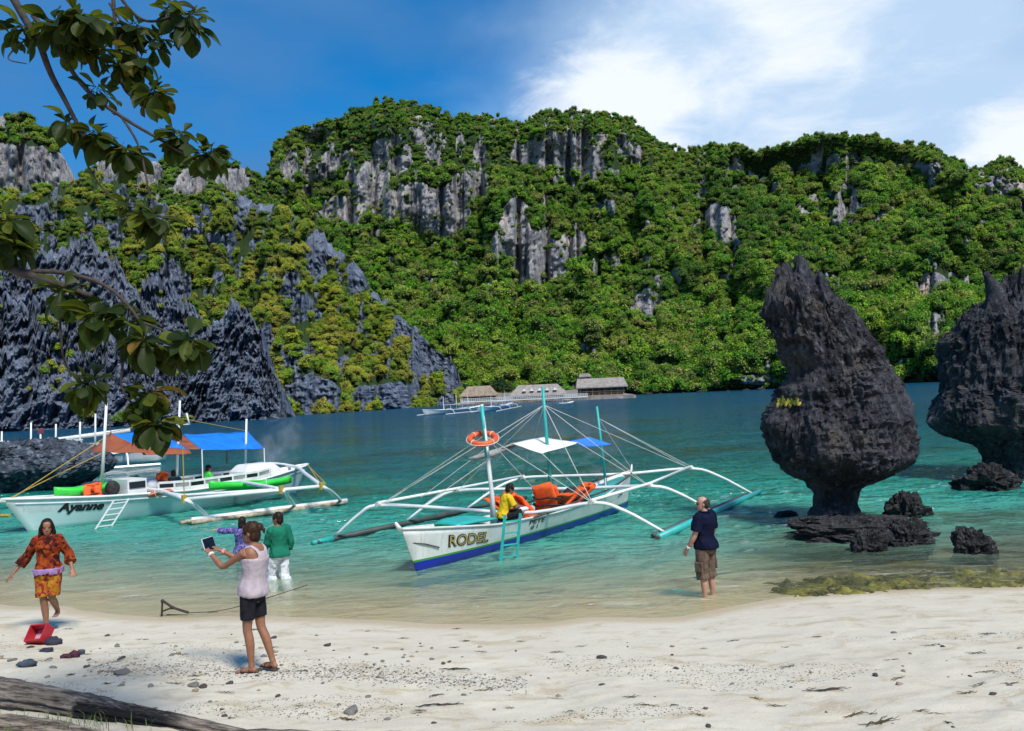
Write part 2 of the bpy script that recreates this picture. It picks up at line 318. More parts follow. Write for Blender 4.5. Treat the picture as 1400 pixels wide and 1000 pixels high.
# ================================================================== beach and sea bed: one sheet from behind the camera to beyond the islands
SH = np.array([G(*q)[:2] for q in [(-400, 800), (-200, 815), (0, 822), (110, 834), (220, 845), (400, 845), (600, 851), (700, 851), (850, 846), (950, 838), (1040, 822), (1100, 812), (1200, 806), (1400, 800), (1700, 790), (2000, 780)]])
SH = np.concatenate([[[-900, 60]], [[-40, 20]], SH, [[60, 14]], [[900, 60]]])
def shore(x): return np.interp(x, SH[:, 0], SH[:, 1])
def ground(x, y):
    x = np.asarray(x, float); y = np.asarray(y, float)
    wob = .12 * vnoise(np.stack([x * .9, x * 0, x * 0], -1), 5) + .06 * vnoise(np.stack([x * 2.3, x * 0, x * 0], -1), 6)
    d = shore(x) + wob - y                                           # metres inland
    z = np.where(d > 0, .10 * d + .011 * np.maximum(d - 3, 0) ** 1.5, .0)
    u = np.maximum(-d, 0); z = np.where(d > 0, z, -(.085 * np.minimum(u, 3) + .13 * np.clip(u - 3, 0, 22) + .03 * np.clip(u - 25, 0, 110)))
    q = np.stack([x, y, x * 0], -1)
    amp = st(d, .1, 2.2) * st(d, 30, 8)
    z = z + amp * (.026 * fbm(q * 1.6, 4, 11) + 0.035 * np.minimum(vnoise(q * 2.7, 21) + .25, 0) * st(d, 1.8, 4.5) + .012 * fbm(q * 6, 3, 23) * st(d, 2, 5))
    return z
def reefbed(X, Y):
    q = np.stack([X * .55, Y * .8, X * 0], -1); u = Y - shore(X)
    return np.clip(st(X + 1.2 * fbm(q, 3, 91), 3.2, 6.0) * st(u, 10.5, 4.5) * st(u, -.3, .25) * (.55 + .9 * st(fbm(q * 1.6, 4, 93), -.15, .3)), 0, 1)
def gz(x, y): return float(ground(np.array([x]), np.array([y]))[0])
xs = np.unique(np.concatenate([np.linspace(-900, -60, 12), np.linspace(-60, -13, 30), np.linspace(-13, 13, 420), np.linspace(13, 60, 30), np.linspace(60, 900, 12)]))
ys = np.unique(np.concatenate([np.linspace(-60, 3, 20), np.linspace(3, 15, 260), np.linspace(15, 40, 60), np.linspace(40, 950, 25)]))
XX, YY = np.meshgrid(xs, ys, indexing='ij')
tag(link('beach', grid_mesh('beach', np.stack([XX, YY, ground(XX, YY)], -1), {'reefbed': reefbed(XX, YY)}), 'sand'), kind='structure')
# ------------------------------------------------------------------ sea
xs = np.unique(np.concatenate([np.linspace(-900, -70, 14), np.linspace(-70, -16, 60), np.linspace(-16, 16, 300), np.linspace(16, 70, 60), np.linspace(70, 900, 14)]))
ys = np.unique(np.concatenate([np.linspace(11, 30, 240), np.geomspace(30, 950, 120)]))
XX, YY = np.meshgrid(xs, ys, indexing='ij'); q = np.stack([XX * .8, YY * 1.1, XX * 0], -1)
gg = ground(XX, YY); amp = st(-gg, .02, .5) * st(YY, 80, 30)
ZZ = .075 * amp * fbm(q * V(1.2, 1.5, 1), 4, 31, .6) + .012 * amp * np.sin(YY * 2.1 + XX * .35 + 2 * fbm(q * .5, 2, 3))
# little swash ridge that runs on to the sand
u = YY - shore(XX); ZZ += .020 * np.exp(-((u - .95 - .35 * vnoise(np.stack([XX * .35, XX * 0, XX * 0], -1), 8)) / .16) ** 2) * st(XX, 4.2, 2.5)
ZZ = np.where(gg > 0, np.minimum(ZZ, gg + .004), ZZ)
dep = np.maximum(-gg, 0)
sea = link('sea', grid_mesh('sea', np.stack([XX, YY, ZZ + .004], -1), {'depth': dep, 'reefbed': reefbed(XX, YY)}), 'water'); tag(sea, kind='structure')

# ================================================================== hills
def ell_mask(px, py, E, s=3, fr=.035, wob=.55):
    q = np.stack([px * fr, py * fr * .6, px * 0], -1); nn = fbm(q, 4, s) * wob; m = np.zeros_like(px)
    for cx, cy, rx, ry in E: m = np.maximum(m, 1 - np.sqrt(((px - cx) / rx) ** 2 + ((py - cy) / ry) ** 2) + nn)
    return st(m, .13, .36)
SC = {}                                                            # scatter spots
def sheet(name, sil, yt, yb, nx, nt, rockE=(), allrock=0., jag=0., jagw=14., gully=10., flute=2.5, fl=(.22, .05), seed=1, mat='far_rock', back=70., smooth_px=True, lean=1., spk=0.):
    sil = np.array(sil, float); px = np.linspace(sil[0, 0], sil[-1, 0], nx); py = np.interp(px, sil[:, 0], sil[:, 1])
    z0 = np.zeros(nx)
    py = py + 2.5 * vnoise(np.stack([px / 9, z0, z0], -1), seed)
    if jag: py = py - jag * (np.clip(ridged(np.stack([px / jagw, z0, z0], -1), 3, seed + 5), -.2, 1) - .55) - jag * .5 * vnoise(np.stack([px / 2.7, z0, z0], -1), seed + 9)
    tb = np.interp(px, [p_[0] for p_ in yb], [p_[1] for p_ in yb]); tt = np.interp(px, [p_[0] for p_ in yt], [p_[1] for p_ in yt])
    pb = 500 - 0 * px                                                # pixel row of the foot of the slope
    yh = 538.5 - .044 * (px - 700); pb = yh + CAMH * FOC / tb + 3
    t = np.linspace(0, 1, nt)[None]; PX = np.repeat(px[:, None], nt, 1); PY = pb[:, None] + (py - pb)[:, None] * t
    M = np.maximum(ell_mask(PX, PY, rockE, seed), allrock) if len(rockE) or allrock else np.zeros_like(PX)
    if not allrock: M = np.maximum(M, st(fbm(np.stack([PX / 15, PY / 24, PX * 0], -1), 3, seed + 60) + .12 * st(t, .40, .95) + spk, .31, .43))
    wgt = 1 - .85 * M; cy = np.cumsum(wgt, 1); cy = (cy - cy[:, :1]) / np.maximum(cy[:, -1:] - cy[:, :1], 1e-6); cy = cy ** lean
    YY = tb[:, None] + (tt - tb)[:, None] * cy
    d = rays(PX.reshape(-1), PY.reshape(-1)).reshape(nx, nt, 3); W = CAM + d * (YY / d[..., 1])[..., None]
    edge = np.minimum(st(t, 1.0, .93), st(t, 0, .04)) + 0 * PX
    q = W * np.array([1, .4, .6]); g = fbm(q / 45., 4, seed + 20); wx = 2.2 * vnoise(W / 9., seed + 81) + 5 * vnoise(W / 30., seed + 82); rf = ridged(np.stack([(W[..., 0] + wx) * fl[0], W[..., 1] * .02, W[..., 2] * fl[1]], -1), 4, seed + 30, .6)
    r3 = fbm(W * V(.16, .1, .13), 5, seed + 40, .6) * 1.4
    r4 = ridged(W * V(.45, .3, .30), 4, seed + 45, .6) - .5; dy = -r4 * flute * .8 * M * edge + gully * g * edge - (flute * (rf - .5) + flute * .5 * r3) * (.25 + .75 * M) * np.maximum(edge, .3)
    W = W + d / d[..., 1:2] * dy[..., None]
    # far side
    nb = 8; k = np.linspace(0, 1, nb + 1)[1:]
    B = np.stack([W[:, -1] + np.array([0, 1, 0]) * back * q_ + np.array([0, 0, -1]) * (W[:, -1, 2:3] + 4) * q_ ** 1.6 for q_ in k], 1)
    me = grid_mesh(name, np.concatenate([W, B], 1), {'rock': np.concatenate([M, np.repeat(M[:, -1:], nb, 1)], 1)})
    ob = tag(link(name, me, mat), kind='structure'); SC[name if name not in SC else ob.name] = (W, M, PX, PY); return ob
CL = [(575, 180, 18, 28), (500, 255, 34, 40), (590, 288, 92, 46), (470, 290, 40, 25), (640, 262, 45, 28), (735, 345, 84, 54), (785, 215, 58, 38), (622, 368, 14, 14), (880, 422, 28, 28),
      (708, 205, 7, 20), (650, 245, 40, 16), (990, 306, 36, 40), (1120, 224, 52, 26), (1268, 226, 50, 26), (1362, 248, 60, 32), (1272, 392, 34, 22), (1280, 455, 24, 36), (1245, 506, 34, 20),
      (1035, 520, 36, 9), (745, 205, 24, 20), (395, 215, 14, 46), (550, 225, 22, 16), (700, 300, 26, 36), (1205, 300, 10, 12), (925, 380, 10, 16), (430, 185, 40, 18), (850, 195, 14, 22), (450, 225, 22, 30), (520, 205, 16, 24), (655, 215, 14, 22), (1060, 260, 12, 14), (1165, 215, 14, 10), (930, 300, 12, 9)]
MAIN = [(348, 330), (361, 275), (366, 243), (372, 208), (386, 188), (425, 172), (470, 162), (500, 149), (530, 138), (560, 143), (590, 150), (620, 159), (660, 157), (690, 165), (715, 170), (745, 157), (780, 154), (815, 157), (850, 160), (885, 182), (905, 197), (925, 207), (950, 207), (975, 199), (1005, 200), (1035, 212), (1055, 204), (1080, 197), (1100, 189), (1130, 185), (1165, 187), (1200, 192), (1230, 199), (1265, 199), (1300, 215), (1325, 236), (1350, 226), (1375, 222), (1400, 232), (1500, 262), (1650, 330)]
sheet('mountain', MAIN, [(350, 640), (560, 660), (900, 640), (1150, 600), (1650, 560)], [(350, 425), (800, 430), (1240, 415), (1650, 400)], 560, 230, CL, gully=46, flute=4.2, fl=(.16, .07), seed=3)
sheet('far_peak', [(-260, 240), (-120, 190), (0, 160), (37, 158), (60, 179), (82, 205), (92, 225), (100, 262), (118, 330)], [(-300, 560), (120, 520)], [(-300, 380), (120, 400)], 150, 110, [(40, 235, 90, 45), (-80, 260, 70, 50), (70, 300, 50, 40)], gully=8, flute=7, seed=14)
sheet('far_ridge', [(95, 262), (124, 229), (147, 211), (175, 219), (202, 222), (221, 224), (230, 217), (276, 221), (322, 226), (345, 236), (360, 250), (378, 300)], [(90, 560), (380, 600)], [(90, 420), (380, 430)], 130, 80, [(320, 246, 44, 20), (150, 240, 24, 24), (205, 236, 20, 18), (265, 250, 30, 20)], gully=8, flute=5, seed=24)
sheet('promontory', [(-260, 250), (-100, 262), (40, 262), (95, 250), (130, 238), (170, 250), (215, 272), (255, 294), (275, 288), (296, 268), (322, 262), (350, 277), (391, 283), (414, 305), (442, 318), (460, 341), (488, 358), (506, 394), (534, 417), (575, 458), (598, 481), (618, 492), (627, 505), (630, 548)],
      [(-260, 330), (300, 330), (630, 350)], [(-260, 205), (380, 222), (500, 255), (630, 325)], 420, 220,
      [(432, 365, 22, 54), (462, 342, 20, 28), (490, 375, 19, 28), (398, 395, 22, 30), (518, 416, 20, 24), (547, 442, 20, 18), (577, 472, 20, 18), (602, 497, 18, 22), (585, 500, 34, 38), (615, 520, 18, 34), (430, 540, 46, 28), (520, 540, 60, 26), (350, 335, 14, 12), (325, 282, 10, 14), (405, 290, 14, 10), (60, 300, 50, 24), (365, 470, 14, 40), (470, 500, 16, 22), (180, 300, 30, 10), (300, 330, 10, 14)], jag=5, jagw=10, gully=9, flute=4.5, fl=(.30, .05), seed=34, mat='near_cliff', back=40, spk=.10)
KA = dict(mat='near_cliff', back=16., gully=3., allrock=1., fl=(.55, .075))
sheet('crag', [(-240, 300), (-60, 318), (0, 322), (46, 330), (60, 345), (82, 335), (110, 322), (138, 340), (161, 358), (180, 392), (205, 430), (235, 520)], [(-240, 232), (240, 238)], [(-240, 200), (240, 204)], 320, 170, jag=20, jagw=15, flute=6, seed=44, **KA)
sheet('crag', [(150, 470), (180, 410), (193, 386), (216, 372), (230, 384), (244, 400), (271, 427), (290, 452), (320, 520)], [(140, 222), (330, 226)], [(140, 196), (330, 200)], 220, 160, jag=22, jagw=13, flute=5.5, seed=54, **KA)
sheet('crag', [(225, 520), (262, 470), (294, 436), (322, 412), (340, 417), (354, 445), (363, 481), (376, 510), (386, 538), (392, 566)], [(220, 205), (395, 200)], [(220, 182), (395, 188)], 260, 190, jag=15, jagw=17, flute=6, seed=64, **KA)
sheet('crag', [(-200, 420), (-40, 408), (20, 410), (70, 402), (120, 430), (160, 452), (200, 470), (245, 500), (262, 545)], [(-200, 196), (270, 200)], [(-200, 176), (270, 180)], 300, 170, jag=24, jagw=17, flute=5.5, seed=74, **KA)

# ================================================================== woodland
def crown_mesh(name, R, nl, lobes, leaf, flat=.62, seed=0, core=True):
    rg = np.random.default_rng(seed); vs = []; fs = []; k = 0; per = nl // lobes
    cents = []
    for i in range(lobes):
        a = rg.uniform(0, 2 * math.pi); rr = R * (.62 * math.sqrt(rg.uniform(0, 1)) if i else 0); cents.append((np.array([rr * math.cos(a), rr * math.sin(a), R * flat * rg.uniform(-.45, .75)]), R * rg.uniform(.34, .55)))
    mb = MB()
    for c_, r_ in cents:
        n = rg.normal(size=(per, 3)); n /= np.linalg.norm(n, axis=1)[:, None]; n[:, 2] = np.where(n[:, 2] < -.35, -n[:, 2], n[:, 2])
        pos = c_ + n * r_ * rg.uniform(.72, 1.12, (per, 1)) * np.array([1, 1, .95])
        no = n + rg.normal(size=(per, 3)) * .55 + np.array([0, 0, .35]); no /= np.linalg.norm(no, axis=1)[:, None]
        a = np.cross(no, rg.normal(size=(per, 3))); a /= np.linalg.norm(a, axis=1)[:, None]; b_ = np.cross(no, a)
        s = leaf * rg.uniform(.6, 1.35, (per, 1)); e = rg.uniform(.5, .9, (per, 1))
        q = np.stack([pos - a * s, pos - b_ * s * e + no * s * .12, pos + a * s, pos + b_ * s * e + no * s * .12], 1)
        mb.add(q.reshape(-1, 3), [(4 * i, 4 * i + 1, 4 * i + 2, 4 * i + 3) for i in range(per)])
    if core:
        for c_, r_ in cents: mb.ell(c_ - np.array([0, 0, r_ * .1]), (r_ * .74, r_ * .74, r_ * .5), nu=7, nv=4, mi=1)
    return mb
def trunk_mb(h, r, spread, seed):
    rg = np.random.default_rng(seed); mb = MB(); top = np.array([rg.uniform(-.3, .3), rg.uniform(-.3, .3), h * .72]) 
    mb.tube([(0, 0, -1.2), (top[0] * .4, 0, h * .35), top], [r, r * .75, r * .5], 6)
    for k in range(4):
        a = k * 1.57 + rg.uniform(-.5, .5); mb.tube([top * (.7 + .07 * k), top * .9 + np.array([math.cos(a) * spread * .5, math.sin(a) * spread * .5, h * .12]), top + np.array([math.cos(a) * spread, math.sin(a) * spread, h * .3])], [r * .45, r * .3, r * .12], 5)
    return mb
protoC = bpy.data.collections.new('crown_shapes'); protoN = bpy.data.collections.new('small_crown_shapes')
farP = []; nearP = []
for i in range(6):
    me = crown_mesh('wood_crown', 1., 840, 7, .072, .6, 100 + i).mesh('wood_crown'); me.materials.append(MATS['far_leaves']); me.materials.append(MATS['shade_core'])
    q_ = bpy.data.objects.new('wood_crown', me); protoC.objects.link(q_); farP.append(me)
for i in range(6):
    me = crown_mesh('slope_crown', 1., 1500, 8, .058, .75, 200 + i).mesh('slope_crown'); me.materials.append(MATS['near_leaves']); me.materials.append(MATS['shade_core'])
    q_ = bpy.data.objects.new('slope_crown', me); protoN.objects.link(q_); nearP.append(me)
def scatter_nodes(name, coll):
    g = bpy.data.node_groups.new(name, 'GeometryNodeTree'); g.interface.new_socket('Geometry', in_out='INPUT', socket_type='NodeSocketGeometry'); g.interface.new_socket('Geometry', in_out='OUTPUT', socket_type='NodeSocketGeometry')
    N = g.nodes; L = g.links; i = N.new('NodeGroupInput'); o = N.new('NodeGroupOutput'); ci = N.new('GeometryNodeCollectionInfo'); ci.inputs[0].default_value = coll; ci.inputs[1].default_value = True; ci.inputs[2].default_value = True
    ip = N.new('GeometryNodeInstanceOnPoints'); ip.inputs['Pick Instance'].default_value = True
    def at(nm, ty):
        a = N.new('GeometryNodeInputNamedAttribute'); a.data_type = ty; a.inputs[0].default_value = nm; return a.outputs[0]
    L.new(i.outputs[0], ip.inputs['Points']); L.new(ci.outputs[0], ip.inputs['Instance']); L.new(at('idx', 'INT'), ip.inputs['Instance Index'])
    e = N.new('FunctionNodeEulerToRotation'); L.new(at('rot', 'FLOAT_VECTOR'), e.inputs[0]); L.new(e.outputs[0], ip.inputs['Rotation']); L.new(at('siz', 'FLOAT_VECTOR'), ip.inputs['Scale']); L.new(ip.outputs[0], o.inputs[0]); return g
def forest(name, pts, siz, coll, ncoll, label):
    n = len(pts); me = bpy.data.meshes.new(name); me.vertices.add(n); me.vertices.foreach_set('co', np.asarray(pts, np.float32).reshape(-1))
    me.attributes.new('idx', 'INT', 'POINT').data.foreach_set('value', RNG.integers(0, ncoll, n).astype(np.int32))
    rot = np.stack([RNG.uniform(-.2, .2, n), RNG.uniform(-.2, .2, n), RNG.uniform(0, 6.28, n)], 1)
    me.attributes.new('rot', 'FLOAT_VECTOR', 'POINT').data.foreach_set('vector', rot.astype(np.float32).reshape(-1))
    me.attributes.new('siz', 'FLOAT_VECTOR', 'POINT').data.foreach_set('vector', np.asarray(siz, np.float32).reshape(-1))
    o = bpy.data.objects.new(name, me); COL.objects.link(o); md = o.modifiers.new('woods', 'NODES'); md.node_group = scatter_nodes(name, coll)
    return tag(o, label, 'woodland', kind='stuff')
def pick(key, n, seed, thr=.5, keep=None):
    W, M, PX, PY = SC[key]; rg = np.random.default_rng(seed); a, b_ = M.shape; i = rg.integers(0, a, n); j = rg.integers(2, b_, n)
    ok = M[i, j] + rg.uniform(-.12, .12, n) < thr
    if keep is not None: ok &= keep(PX[i, j], PY[i, j], rg)
    return W[i[ok], j[ok]], PX[i[ok], j[ok]], PY[i[ok], j[ok]]
def sizes(n, lo, hi, seed, hz=(.85, 1.3)):
    rg = np.random.default_rng(seed); s = lo + (hi - lo) * rg.uniform(0, 1, n) ** 1.6
    return np.stack([s * rg.uniform(.85, 1.2, n), s * rg.uniform(.85, 1.2, n), s * rg.uniform(*hz, n)], 1)
pts, qx, qy = pick('mountain', 23000, 1, .45); s = sizes(len(pts), 1.8, 5.6, 2); s[qy < 235] *= .62; s[(qy > 400)] *= 1.15; pts[:, 2] += s[:, 2] * (.45 + .7 * (RNG.uniform(0, 1, len(pts)) > .72) * RNG.uniform(0, 1, len(pts)))
pt2, ax_, ay_ = pick('mountain', 5200, 41, .6); W_ = SC['mountain'][0]; ii = RNG.integers(0, W_.shape[0], 3000); jj = RNG.integers(int(W_.shape[1] * .93), W_.shape[1], 3000); pt2 = W_[ii, jj]; s2 = sizes(3000, 1.1, 3.2, 43); pt2 = pt2 + V(0, 0, .5); pts = np.concatenate([pts, pt2]); s = np.concatenate([s, s2])
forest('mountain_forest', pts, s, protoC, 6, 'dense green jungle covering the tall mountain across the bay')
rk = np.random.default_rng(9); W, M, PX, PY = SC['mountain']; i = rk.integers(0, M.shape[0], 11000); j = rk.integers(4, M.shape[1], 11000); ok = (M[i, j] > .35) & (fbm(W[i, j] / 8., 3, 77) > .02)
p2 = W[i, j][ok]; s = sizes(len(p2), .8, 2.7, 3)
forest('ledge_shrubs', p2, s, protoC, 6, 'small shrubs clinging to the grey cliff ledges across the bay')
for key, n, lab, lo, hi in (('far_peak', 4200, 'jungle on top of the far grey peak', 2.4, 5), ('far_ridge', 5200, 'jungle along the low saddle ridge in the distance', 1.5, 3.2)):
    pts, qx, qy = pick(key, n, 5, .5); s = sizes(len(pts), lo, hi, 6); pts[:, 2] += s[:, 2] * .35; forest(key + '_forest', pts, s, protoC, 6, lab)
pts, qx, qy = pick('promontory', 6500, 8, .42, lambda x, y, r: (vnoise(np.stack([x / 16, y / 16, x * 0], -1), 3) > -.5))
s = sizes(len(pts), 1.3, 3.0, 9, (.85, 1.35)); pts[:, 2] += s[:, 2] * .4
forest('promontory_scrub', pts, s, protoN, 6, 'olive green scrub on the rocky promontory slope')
for key, n in (('crag', 200), ('crag.001', 60), ('crag.002', 60), ('crag.003', 160)):
    W, M, PX, PY = SC[key]; i = RNG.integers(0, M.shape[0], n); j = RNG.integers(8, M.shape[1], n); ok = vnoise(W[i, j] / 7., 5) > .22; p2 = W[i, j][ok]
    if len(p2): forest('crag_shrubs', p2 - np.array([0, .6, 0]), sizes(len(p2), .5, 1.7, 4), protoN, 6, {'crag': 'shrubs rooted in the high jagged crag behind the moored boats', 'crag.001': 'shrubs in clefts of the middle jagged crag', 'crag.002': 'shrubs in clefts of the crag that drops into the sea', 'crag.003': 'shrubs low on the crag behind the flat dark rock'}[key])
# single trees that stand out: promontory trees with bare trunks, big shoreline trees, the yellow tree
def tree(name, me, r, h, base, label, group, seed, leafmat=None, tr=None):
    tt = thing(name, base, label, 'tree', group); k = trunk_mb(h, max(.10, h * .022), r * .6, seed); link('trunk', k.mesh('trunk'), 'bark', tt)
    cr = link('crown', me, None, tt); cr.location = (0, 0, h); cr.scale = (r, r, r * 1.0); cr.rotation_euler = (0, 0, seed * 1.7); return tt
pts, qx, qy = pick('promontory', 700, 18, .40, lambda x, y, r: (x > 190) & (x < 600) & (y < 545)); n_ = 0
for k in range(len(pts)):
    if n_ >= 150: break
    h = random.uniform(2.6, 5.2); tree('slope_tree', nearP[k % 6], random.uniform(1.7, 3.2), h, pts[k], 'small spreading tree with olive crown on the rocky promontory slope', 'trees on the promontory slope', k); n_ += 1
pts, qx, qy = pick('mountain', 1600, 19, .40, lambda x, y, r: (y > 440) & (x > 630) & (x < 1330)); n_ = 0
for k in range(len(pts)):
    if n_ >= 110: break
    h = random.uniform(5, 8.5); tree('jungle_tree', farP[k % 6], random.uniform(4.2, 7.2), h, pts[k], 'tall leafy jungle tree low on the mountain slope above the resort shore', 'trees above the far shore', k); n_ += 1
foliage('yellow_leaves', [(.34, .27, .02), (.26, .22, .015)], .3); foliage('dark_leaves', [(.012, .035, .006), (.02, .05, .008)], .2)  # yellow leaves, and the dark green leaves of the round resort tree
def special(px, py, Y, r, h, mat, label):
    b_ = D(px, py, Y); b_[2] -= h; me = crown_mesh('crown', 1., 900, 7, .072, .6, int(px)).mesh('crown'); me.materials.append(MATS[mat]); me.materials.append(MATS['shade_core'])
    return tree('jungle_tree', me, r, h, b_, label, None, int(px))
special(645, 437, 505, 8, 9, 'yellow_leaves', 'yellow leaved tree standing out of the green jungle above the resort')
special(686, 528, 312, 4.4, 4.5, 'dark_leaves', 'dark round tree between the two low thatched resort roofs')
special(1290, 512, 400, 4, 5, 'yellow_leaves', 'yellowish tree on the far shore seen between the two big sea rocks')
# ================================================================== sea rocks near the beach
def ring_rock(prof, Y, dr=.8, nr=200, ns=220, amp=.16, fsc=1.6, flute=.05, spike=0., seed=1, zbot=-.6, pock=.06):
    pr = np.array(prof, float); k = np.linspace(0, 1, len(pr)); u = np.linspace(0, 1, nr)
    # rows from the top down
    py = np.interp(u, k, pr[:, 0]); l = np.interp(u, k, pr[:, 1]); r = np.interp(u, k, pr[:, 2])
    ker = np.ones(5) / 5
    def sm(a): q = np.pad(a, 2, mode='edge'); return np.convolve(q, ker, 'valid')
    l, r = sm(l), sm(r)
    A = np.array([D(a, c, Y) for a, c in zip(l, py)]); B = np.array([D(a, c, Y) for a, c in zip(r, py)])
    C_ = (A + B) / 2; hw = np.maximum(np.linalg.norm(B - A, axis=1) / 2, .02); hd = sm(sm(sm(hw))) * dr
    th = np.linspace(0, 2 * math.pi, ns, endpoint=False)
    W = np.stack([C_[:, 0:1] + np.cos(th) * hw[:, None], C_[:, 1:2] + np.sin(th) * hd[:, None], np.repeat(C_[:, 2:3], ns, 1)], -1)
    nrm = np.stack([np.cos(th) + 0 * hw[:, None], np.sin(th) + 0 * hw[:, None], 0 * W[..., 0]], -1)
    q = W * np.array([1, 1, .7]); rg = ridged(q * fsc, 5, seed, .58); fl = ridged(np.stack([W[..., 0] * 4.2, W[..., 1] * 4.2, W[..., 2] * .7], -1), 3, seed + 7)
    cell = vnoise(W * 5.5, seed + 3); big = fbm(W * .8, 3, seed + 11)
    sc = np.clip(hw / hw.max(), .25, 1)[:, None]; amp = amp * (.35 + .65 * st(hw / hw.max(), .3, .6))[:, None]
    hf = ridged(W * V(1, 1, .6) * 4.5, 4, seed + 31, .62); cm = st(fbm(W * 1.1, 3, seed + 41), -.25, .25) * .9 + .25; cm = cm * (.45 + .55 * st(u, .62, .40))[:, None]; d = amp * 1.15 * cm * (hf - .6) + .05 * (ridged(np.stack([W[..., 0] * 7, W[..., 1] * 7, W[..., 2] * .9], -1), 2, seed + 51) - .5) + amp * (rg - .55) * sc * 1.3 + flute * (fl - .5) + amp * .9 * big * sc - pock * np.clip(cell - .25, 0, 1) - pock * .6 * np.clip(vnoise(W * 11, seed + 4) - .2, 0, 1)
    W = W + nrm * d[..., None]
    W[..., 2] += amp * .35 * fbm(W * 2.2, 3, seed + 15)
    if spike:
        top = st(u, .45, .0)[:, None]; W[..., 2] += spike * top * (np.clip(ridged(np.stack([W[..., 0] * 2.6, W[..., 1] * 2.6, W[..., 2] * .25], -1), 3, seed + 21) - .45, 0, 1) ** 1.1 * 2 - .15)
    return W
def rock_obj(name, W, mat, label, cat='rock', group=None, parts=False):
    n, s_ = W.shape[:2]; loc = W[-1].mean(0); loc[2] = min(loc[2], 0); loc[2] = W[..., 2].min()
    mb = MB(); mb.rings(list(W[::-1]), True); o = link(name, mb.mesh(name, loc, False), mat); o.location = tuple(loc); return tag(o, label, cat, group)
MUSH = [(367, 1086, 1094), (372, 1076, 1101), (382, 1063, 1114), (397, 1056, 1128), (424, 1041, 1148), (442, 1052, 1168), (458, 1062, 1184), (476, 1068, 1204), (503, 1082, 1219), (518, 1076, 1227), (532, 1066, 1234), (556, 1056, 1242), (578, 1046, 1247), (604, 1050, 1251), (626, 1058, 1249), (642, 1074, 1238), (654, 1094, 1210), (663, 1105, 1186), (672, 1110, 1174), (690, 1111, 1171), (702, 1106, 1178), (712, 1096, 1196), (722, 1086, 1220), (740, 1080, 1240)]
W = ring_rock(MUSH, 19.6, .78, 260, 260, amp=.20, fsc=1.5, flute=.09, spike=.55, seed=5, pock=.09)
mush = rock_obj('mushroom_rock', W, 'dark_rock', 'tall dark mushroom shaped limestone rock on a narrow undercut neck in the shallows', 'sea rock')
mush.data.materials.append(simple('lichen', (.42, .36, .03), (.25, .22, .03), 14, .9, .4, .02)); Wr = W[::-1].reshape(-1, 3); qv = Wr - CAM; wv_ = qv @ _f; qx = 700 + FOC * (qv @ _R) / wv_; qy = 500 - FOC * (qv @ _U) / wv_
hit = (qx > 1061) & (qx < 1093) & (np.abs(qy - 551 + 2 * np.sin(qx)) < 4.2 + 1.5 * np.sin(qx * .7)) & (Wr[:, 1] < 19.7)
for pg in mush.data.polygons:
    if hit[pg.vertices[0]]: pg.material_index = 1
RR = [(371, 1408, 1440), (380, 1398, 1446), (400, 1372, 1455), (415, 1360, 1470), (428, 1316, 1480), (440, 1304, 1484), (472, 1296, 1488), (525, 1293, 1492), (542, 1283, 1494), (572, 1277, 1496), (586, 1286, 1494), (598, 1314, 1488), (608, 1334, 1480), (626, 1347, 1466), (640, 1348, 1460), (652, 1343, 1466), (668, 1330, 1480)]
W = ring_rock(RR, 26.9, .75, 220, 240, amp=.27, fsc=1.1, flute=.10, spike=.9, seed=15, pock=.10)
rr = rock_obj('undercut_rock', W, 'dark_rock', 'wide dark limestone rock with a slanting spire and deeply undercut foot', 'sea rock')
mb = MB(); a_ = D(1362, 440, 26.6); b_ = D(1346, 372, 26.4); pth = spline([a_ + V(.35, .1, -.5), a_ + V(.1, 0, .1), (a_ + b_) / 2 + V(.12, 0, .1), b_], 14); mb.tube(pth, np.linspace(.62, .08, 14), 14)
v = mb.v[0]; mb.v[0] = v + .12 * np.stack([fbm(v * 2, 3, 4), fbm(v * 2, 3, 5), fbm(v * 2, 3, 6)], -1); part('spire', mb, 'dark_rock', rr, True)
# yellow lichen stripe and the collar of broken reef round the neck
lw = MB(); pl = []
for k in range(9): c_ = D(1060 + k * 3.8, 551 + .5 * math.sin(k), 18.55); pl.append(c_ + V(0, .10 * abs(k - 5) * .12, 0))
def blob_rock(px, py, wpx, hpx, seed, mat='wet_rock', Y=None, deep=.9, zoff=0.):
    c_ = G(px, py, 0) if Y is None else D(px, py, Y); s_ = c_[1] / FOC; w_ = wpx * s_ / 2; h_ = hpx * s_; rg = np.random.default_rng(seed)
    mb = MB(); mb.ell((0, 0, 0), (1, 1, 1), nu=64, nv=40); v = mb.v[0]; q = v * 1.4 + seed * 3.1
    dsp = .75 * (ridged(q, 5, seed, .66) - .55) + .3 * fbm(q * .7, 2, seed + 3); v = v * (1 + dsp)[:, None]
    v = v * np.array([w_, w_ * deep, h_ * 1.05]) + np.array([0, 0, h_ * .1]); mb.v[0] = v + c_ + V(0, 0, zoff); return mb, c_
for px, py, wp, hp, dp, lab in ((1190, 752, 46, 22, .8, 'small pitted dark rock at the foot of the mushroom rock, on the beach side'), (1238, 742, 58, 26, .9, 'jagged dark rock lump joined to the mushroom rock base'),
                            (1241, 706, 56, 26, .8, 'dark knobbly rock in the water behind the mushroom rock base'), (1330, 755, 52, 30, .8, 'lone ragged dark rock sticking out of the shallows'), (1350, 668, 82, 28, .8, 'low dark rock ledge beneath the undercut rock'),
                            (1165, 733, 196, 24, .5, 'flat black reef ledge around the neck of the mushroom rock'), (1075, 706, 30, 6, .8, 'small flat dark rock awash left of the mushroom rock neck')):
    mb, c_ = blob_rock(px, py, wp, hp, int(px), deep=dp); single('shore_rock', mb, 'wet_rock', c_, lab, 'rock')
